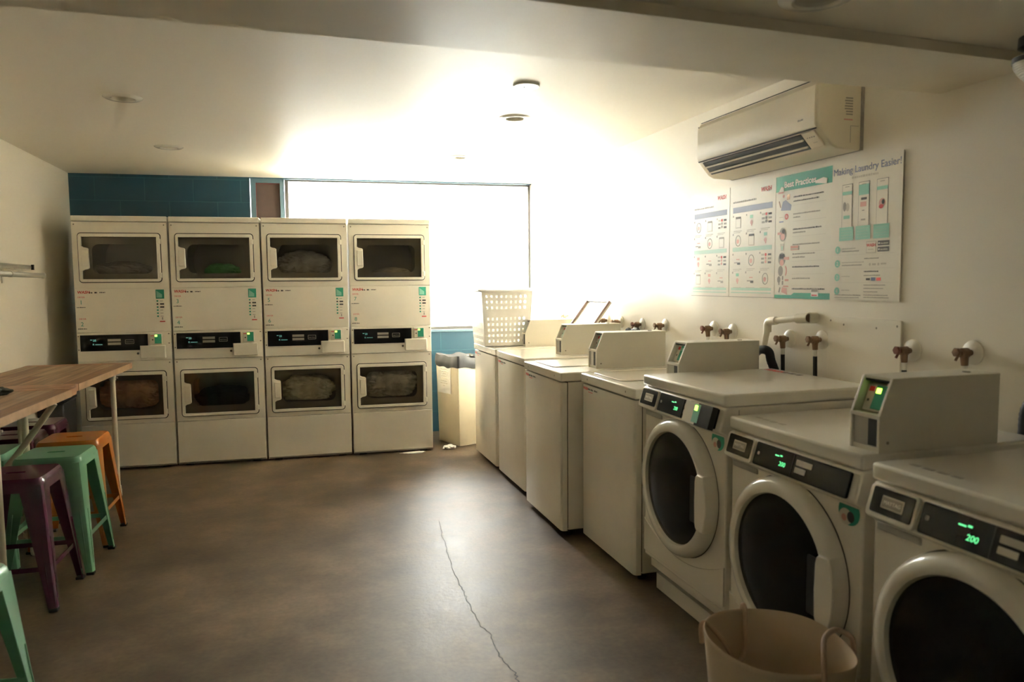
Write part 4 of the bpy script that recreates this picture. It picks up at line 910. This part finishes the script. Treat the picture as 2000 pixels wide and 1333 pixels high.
# ------------------------------------------------------------------ tables
TZ = 0.905; TR = math.atan2(0.115, 2.1)   # tables turned slightly
def table(x, y, w, L, label):
    """origin at the far right corner on the floor; top runs towards the camera (-y) and left (-x)"""
    t = thing('plank_table', label, 'table', (x, y, 0), -TR, 'wheeled plank tables by the left wall')
    b = MB(); b.box(-w, 0, -L + 0.15, -0.085, TZ - 0.04, TZ); tp = b.build('tabletop', 'wood', t, bevel=0.003)
    b = MB(); b.box(0.0, 0.0025, -L + 0.15, -0.085, TZ - 0.04, TZ - 0.001); b.build('side_edge', mat('tan_board_edge', (0.36, 0.225, 0.125), 0.55, var=0.2, vscale=10), tp, smooth=0)
    for k, (a0, a1) in enumerate(((-0.084, 0.0), (-L, -L + 0.149))):
        b = MB(); b.box(-w, 0.001, a0, a1, TZ - 0.041, TZ + 0.001); b.build('end_board', 'woodend', tp, bevel=0.004)
    return t
def caster(parent, x, y):
    b = MB(); b.lathe([(0.0, 0.008), (0.028, 0.008), (0.03, 0.002), (0.03, -0.002), (0.028, -0.008), (0.0, -0.008)][::-1], origin=(x + 0.008, y, 0.032), axis=(1, 0, 0), n=24, m=0)
    b.tube([(x, y, 0.068), (x, y, 0.085)], 0.014, 12, 1); b.box(x - 0.006, x - 0.003, y - 0.014, y + 0.014, 0.025, 0.068, 1); b.box(x + 0.018, x + 0.021, y - 0.014, y + 0.014, 0.025, 0.068, 1); b.box(x - 0.006, x + 0.021, y - 0.014, y + 0.014, 0.065, 0.069, 1)
    b.build('caster', ['pipe', 'chrome'], parent)
def leg(t, x, y, z1=TZ - 0.04):
    b = MB(); b.tube([(x, y, 0.075), (x, y, z1)], 0.0165, 16); b.tube([(x, y, z1 - 0.045), (x, y, z1 - 0.012)], 0.022, 16); b.tube([(x, y, 0.07), (x, y, 0.095)], 0.021, 16)
    b.tube([(x + 0.01, y, z1 - 0.03), (x + 0.032, y, z1 - 0.03)], 0.006, 10)
    l = b.build('leg', 'pipe', t); caster(l, x, y); return l
t1 = table(0.488, -0.57, 0.672, 1.325, 'far plank table with wheeled pipe legs, its end facing the dryers')
t2 = table(0.452, -1.90, 0.62, 2.6, 'near plank table running out of the left edge of the photo')
leg(t1, -0.045, -0.335); leg(t1, -0.60, -0.335); leg(t1, -0.27, -1.26)
leg(t2, -0.06, -0.90) if False else None
leg(t2, -0.055, -0.895); leg(t2, -0.56, -0.895); leg(t2, -0.24, -0.06); leg(t2, -0.055, -2.3); leg(t2, -0.56, -2.3)
b = MB(); b.tube([(-0.02, -0.28, TZ - 0.045), (-0.19, -0.28, 0.62), (-0.27, -0.28, 0.52), (-0.29, -0.2, 0.5), (-0.245, -0.06, 0.5)], 0.0155, 14); b.build('brace', 'pipe', t2)
b = MB(); b.tube([(-0.24, -0.06, 0.36), (-0.45, -0.25, 0.30), (-0.56, -0.895, 0.30)], 0.0155, 14); b.build('rail', 'pipe', t2)
b = MB(); b.tube([(-0.60, -0.335, 0.30), (-0.27, -1.26, 0.30)], 0.0155, 14); b.build('rail', 'pipe', t1)
# dark folded cloth on the table
bm = bmesh.new(); bmesh.ops.create_icosphere(bm, subdivisions=4, radius=1.0)
for v in bm.verts:
    q = v.co * 2.0; r = 1 + 0.35 * noise.noise(q) + 0.12 * noise.noise(q * 4); v.co = Vector((v.co.x * r * 0.10, v.co.y * r * 0.07, max(v.co.z * r * 0.028, -0.012)))
zmin = min(v.co.z for v in bm.verts)
for v in bm.verts: v.co.z -= zmin
me = bpy.data.meshes.new('dark_cloth'); bm.to_mesh(me); bm.free(); me.polygons.foreach_set('use_smooth', [True] * len(me.polygons)); me.materials.append(mat('dark_green_cloth', (0.02, 0.028, 0.02), 0.7, var=0.2))
o = bpy.data.objects.new('crumpled_cloth', me); C.objects.link(o); o.location = (0.10, -2.10, TZ + 0.001); tag(o, 'crumpled dark cloth lying on the near plank table', 'cloth')
# dark bin between wall and dryers
t = thing('storage_bin', 'black plastic bin in the shadow under the far table', 'bin', (-0.105, -0.19, 0))
b = MB(); b.prism([(-0.075, 0.0), (0.075, 0.0), (0.088, 0.60), (-0.088, 0.60)], 'y', -0.17, 0.17); b.build('bin_body', 'crate', t, bevel=0.01)
b = MB(); b.box(-0.092, 0.092, -0.18, 0.18, 0.60, 0.63); b.build('lid', 'crate', t, bevel=0.008)

# ------------------------------------------------------------------ stools
def make_stool(mt):
    t = thing('metal_stool', '', 'stool')
    S, ZT = 0.148, 0.60
    b = MB(); slot = [(x, y) for x, y in rrect(-0.042, 0.042, -0.011, 0.011, 0.0105, 4)]
    b.shape([rrect(-S, S, -S, S, 0.035, 6), slot], ZT, 0.006, 0, 0.0025, top=True)
    # rolled edge and skirt
    lv = [(S, ZT - 0.003, 0.035), (S + 0.006, ZT - 0.010, 0.038), (S + 0.009, ZT - 0.024, 0.04), (S + 0.013, ZT - 0.06, 0.042), (S + 0.010, ZT - 0.06, 0.04), (S + 0.003, ZT - 0.02, 0.034)]
    vs = []
    for s, z, r in lv: vs += [(x, y, z) for x, y in rrect(-s, s, -s, s, r, 5)]
    n = len(vs) // len(lv); b.add(vs, [(l * n + i, l * n + (i + 1) % n, (l + 1) * n + (i + 1) % n, (l + 1) * n + i) for l in range(len(lv) - 1) for i in range(n)])
    b.build('seat', mt, t, smooth=40)
    b = MB(); a = 0.10; b.tube([(-a, -a, ZT - 0.03), (a, a, ZT - 0.03)], 0.006, 8); b.tube([(-a, a, ZT - 0.03), (a, -a, ZT - 0.03)], 0.006, 8); b.build('under_brace', mt, t)
    for sx in (-1, 1):
        for sy in (-1, 1):
            b = MB(); rows = []
            for k in range(9):
                f = k / 8; c = (S + 0.010) + (0.205 - S - 0.010) * f; z = (ZT - 0.03) * (1 - f) + 0.012 * f
                w = 0.095 - 0.060 * min(1, f * 1.02); rr = 0.022 if f < 0.9 else 0.016
                prof = [(c - w, c), (c - rr, c), (c - rr * 0.3, c - rr * 0.3), (c, c - rr), (c, c - w)]
                th = 0.004; inner = [(c - w, c - th), (c - rr - th * 0.6, c - th), (c - rr * 0.3 - th, c - rr * 0.3 - th), (c - th, c - rr - th * 0.6), (c - th, c - w)]
                rows.append([(sx * p, sy * q, z) for p, q in prof + inner[::-1]])
            n = 10; vs = sum(rows, []); fs = [(l * n + i, l * n + (i + 1) % n, (l + 1) * n + (i + 1) % n, (l + 1) * n + i) for l in range(8) for i in range(n)] + [tuple(range(n)), tuple(8 * n + i for i in range(n))]
            b.add(vs, fs)
            # pressed rib on the lower leg
            for (ax_, ay_) in ((1, 0), (0, 1)):
                pts = []
                for f in (0.42, 0.5, 0.7, 0.86, 0.9):
                    c = (S + 0.010) + (0.205 - S - 0.010) * f + 0.001; z = (ZT - 0.03) * (1 - f); o_f = 0.034 - 0.012 * f
                    pts.append((sx * (c if ax_ else c - o_f), sy * (c if ay_ else c - o_f), z))
                b.tube(pts, 0.0028, 6)
            lg = b.build('leg', mt, t, smooth=40)
            b = MB(); b.box(min(sx * 0.172, sx * 0.208), max(sx * 0.172, sx * 0.208), min(sy * 0.172, sy * 0.208), max(sy * 0.172, sy * 0.208), 0.0, 0.014); b.build('rubber_foot', 'rubber', lg, bevel=0.003)
    f = 0.66; c = (S + 0.010) + (0.205 - S - 0.010) * f - 0.006; z = (ZT - 0.03) * (1 - f)
    for q in range(4):
        b = MB()
        P = [((-c, -c), (c, -c)), ((c, -c), (c, c)), ((c, c), (-c, c)), ((-c, c), (-c, -c))][q]
        (x0, y0), (x1, y1) = P
        if y0 == y1: b.box(min(x0, x1) + 0.01, max(x0, x1) - 0.01, y0 - 0.002, y0 + 0.002, z - 0.011, z + 0.011)
        else: b.box(x0 - 0.002, x0 + 0.002, min(y0, y1) + 0.01, max(y0, y1) - 0.01, z - 0.011, z + 0.011)
        b.build('footrest', mt, t, smooth=0)
    return t
prot = {}
ST = [('s_orange', 0.382, -1.72, -0.03, 'orange metal stool nearest the dryers'),
      ('s_green', 0.398, -2.132, -0.05, 'mint green metal stool between the orange and the plum stool'),
      ('s_purple', 0.345, -2.562, -0.04, 'plum purple metal stool in front of the mint green one'),
      ('s_green', 0.555, -3.975, -0.10, 'mint green metal stool cut off at the bottom left corner'),
      ('s_purple', 0.008, -1.12, 0.0, 'plum stool under the table furthest back by the wall'),
      ('s_purple', 0.008, -1.545, 0.0, 'plum stool under the table, second from the dryers'),
      ('s_green', 0.008, -1.98, 0.0, 'mint stool under the table, half hidden at the left edge')]
for mt, x, y, rz, lab in ST:
    if mt in prot: t = copy_tree(prot[mt])
    else: t = prot[mt] = make_stool(mt)
    t.location = (x, y, 0); t.rotation_euler = (0, 0, rz); t['label'] = lab; t['group'] = 'metal stools around the plank tables'

# ------------------------------------------------------------------ hanging rail on the left wall
t = thing('wall_rack', 'chrome wire shelf end with hanging rod on the left wall', 'rack', (XL, -1.2, 1.5))
b = MB(); x1 = 0.315; b.tube([(x1, 0.06, 0.023), (x1, -1.1, 0.03)], 0.0155, 16); b.lathe([(0.0, 0.0), (0.017, 0.0), (0.019, -0.004), (0.017, -0.012), (0.0155, -0.012)], origin=(x1, 0.066, 0.023), axis=(0, 1, 0), n=20); b.build('hanging_rod', 'chrome', t)
b = MB(); x2 = 0.10; b.tube([(x2, 0.55, 0.088), (x2, -1.1, 0.088)], 0.014, 16); b.build('shelf_rail', 'chrome', t)
b = MB(); b.tube([(x2, 0.55, 0.066), (x2, -1.1, 0.066)], 0.004, 8)
for k in range(12): b.tube([(x2, 0.50 - k * 0.14, 0.088), (x2, 0.43 - k * 0.14, 0.066), (x2, 0.36 - k * 0.14, 0.088)], 0.003, 6)
b.build('wire_truss', 'chrome', t)
for y in (0.35, -0.9):
    b = MB(); b.tube([(0.0, y, 0.04), (x2, y, 0.05), (x1, y if y < 0 else 0.0, 0.026)], 0.007, 10); b.box(0.0, 0.006, y - 0.015, y + 0.015, -0.02, 0.1); b.build('bracket', 'chrome', t)
b = MB(); b.tube([(x1, -0.53, 0.027), (x1, -0.49, 0.027)], 0.018, 16); b.build('rod_ring', 'chrome', t)
b = MB(); b.box(x2 - 0.008, x2 + 0.008, 0.62, 0.635, 0.070, 0.106); b.tube([(0.0, 0.627, 0.088), (x2, 0.627, 0.088)], 0.005, 8); b.build('end_peg', 'black', t)

# ------------------------------------------------------------------ tote
t = thing('tote_bag', 'round beige canvas tote with rope handles, beside the front-load washers', 'bag', (2.905, -4.69, 0.0))
b = MB(); n = 56; prof = [(0.0, 0.004), (0.165, 0.004), (0.175, 0.02), (0.183, 0.2), (0.194, 0.33), (0.199, 0.405), (0.201, 0.418), (0.198, 0.421), (0.194, 0.416), (0.190, 0.33), (0.178, 0.2), (0.168, 0.03), (0.0, 0.02)]
vs = []
for r, z in prof:
    for k in range(n):
        a = 2 * PI * k / n; f = z / 0.42
        rr = r * (1 + f * (0.05 * math.cos(2 * (a + 0.87)) + 0.012 * math.sin(5 * a)) + 0.01 * math.sin(3 * a + z * 9))
        zz = z + f * (0.012 * math.cos(a - 2.3) + 0.006 * math.sin(3 * a)); vs.append((rr * math.cos(a), rr * math.sin(a), zz))
b.add(vs, [(i * n + k, i * n + (k + 1) % n, (i + 1) * n + (k + 1) % n, (i + 1) * n + k) for i in range(len(prof) - 1) for k in range(n)]); b.build('body', 'canvas', t, smooth=60)
def spl(P, n=8):
    P = [Vector(p) for p in P]; out = []
    for i in range(len(P) - 1):
        p0, p1, p2, p3 = P[max(i - 1, 0)], P[i], P[i + 1], P[min(i + 2, len(P) - 1)]
        for k in range(n):
            u = k / n; out.append(0.5 * ((2 * p1) + (p2 - p0) * u + (2 * p0 - 5 * p1 + 4 * p2 - p3) * u * u + (3 * p1 - p0 - 3 * p2 + p3) * u ** 3))
    return out + [P[-1]]
def rimp(deg, k=1.0, z=0.42): a = math.radians(deg); return (0.2 * k * math.cos(a) * (1 + 0.05 * math.cos(2 * (a + 0.87))), 0.2 * k * math.sin(a) * (1 + 0.05 * math.cos(2 * (a + 0.87))), z)
b = MB(); b.tube(spl([rimp(140, 1.02, 0.37), rimp(140, 1.03, 0.425), rimp(138, 0.93, 0.425), rimp(125, 0.75, 0.36), rimp(108, 0.68, 0.29), rimp(90, 0.80, 0.31), rimp(84, 0.93, 0.40), rimp(84, 1.0, 0.435), rimp(84, 1.045, 0.42), rimp(84, 1.04, 0.37)]), 0.0075, 10); b.build('handle', 'rope', t)
b = MB(); b.tube(spl([rimp(-92, 1.04, 0.36), rimp(-92, 1.04, 0.41), rimp(-90, 0.97, 0.46), rimp(-78, 0.78, 0.492), rimp(-48, 0.72, 0.485), rimp(-28, 0.88, 0.455), rimp(-22, 1.02, 0.425), rimp(-22, 1.04, 0.37)]), 0.0075, 10); b.build('handle', 'rope', t)
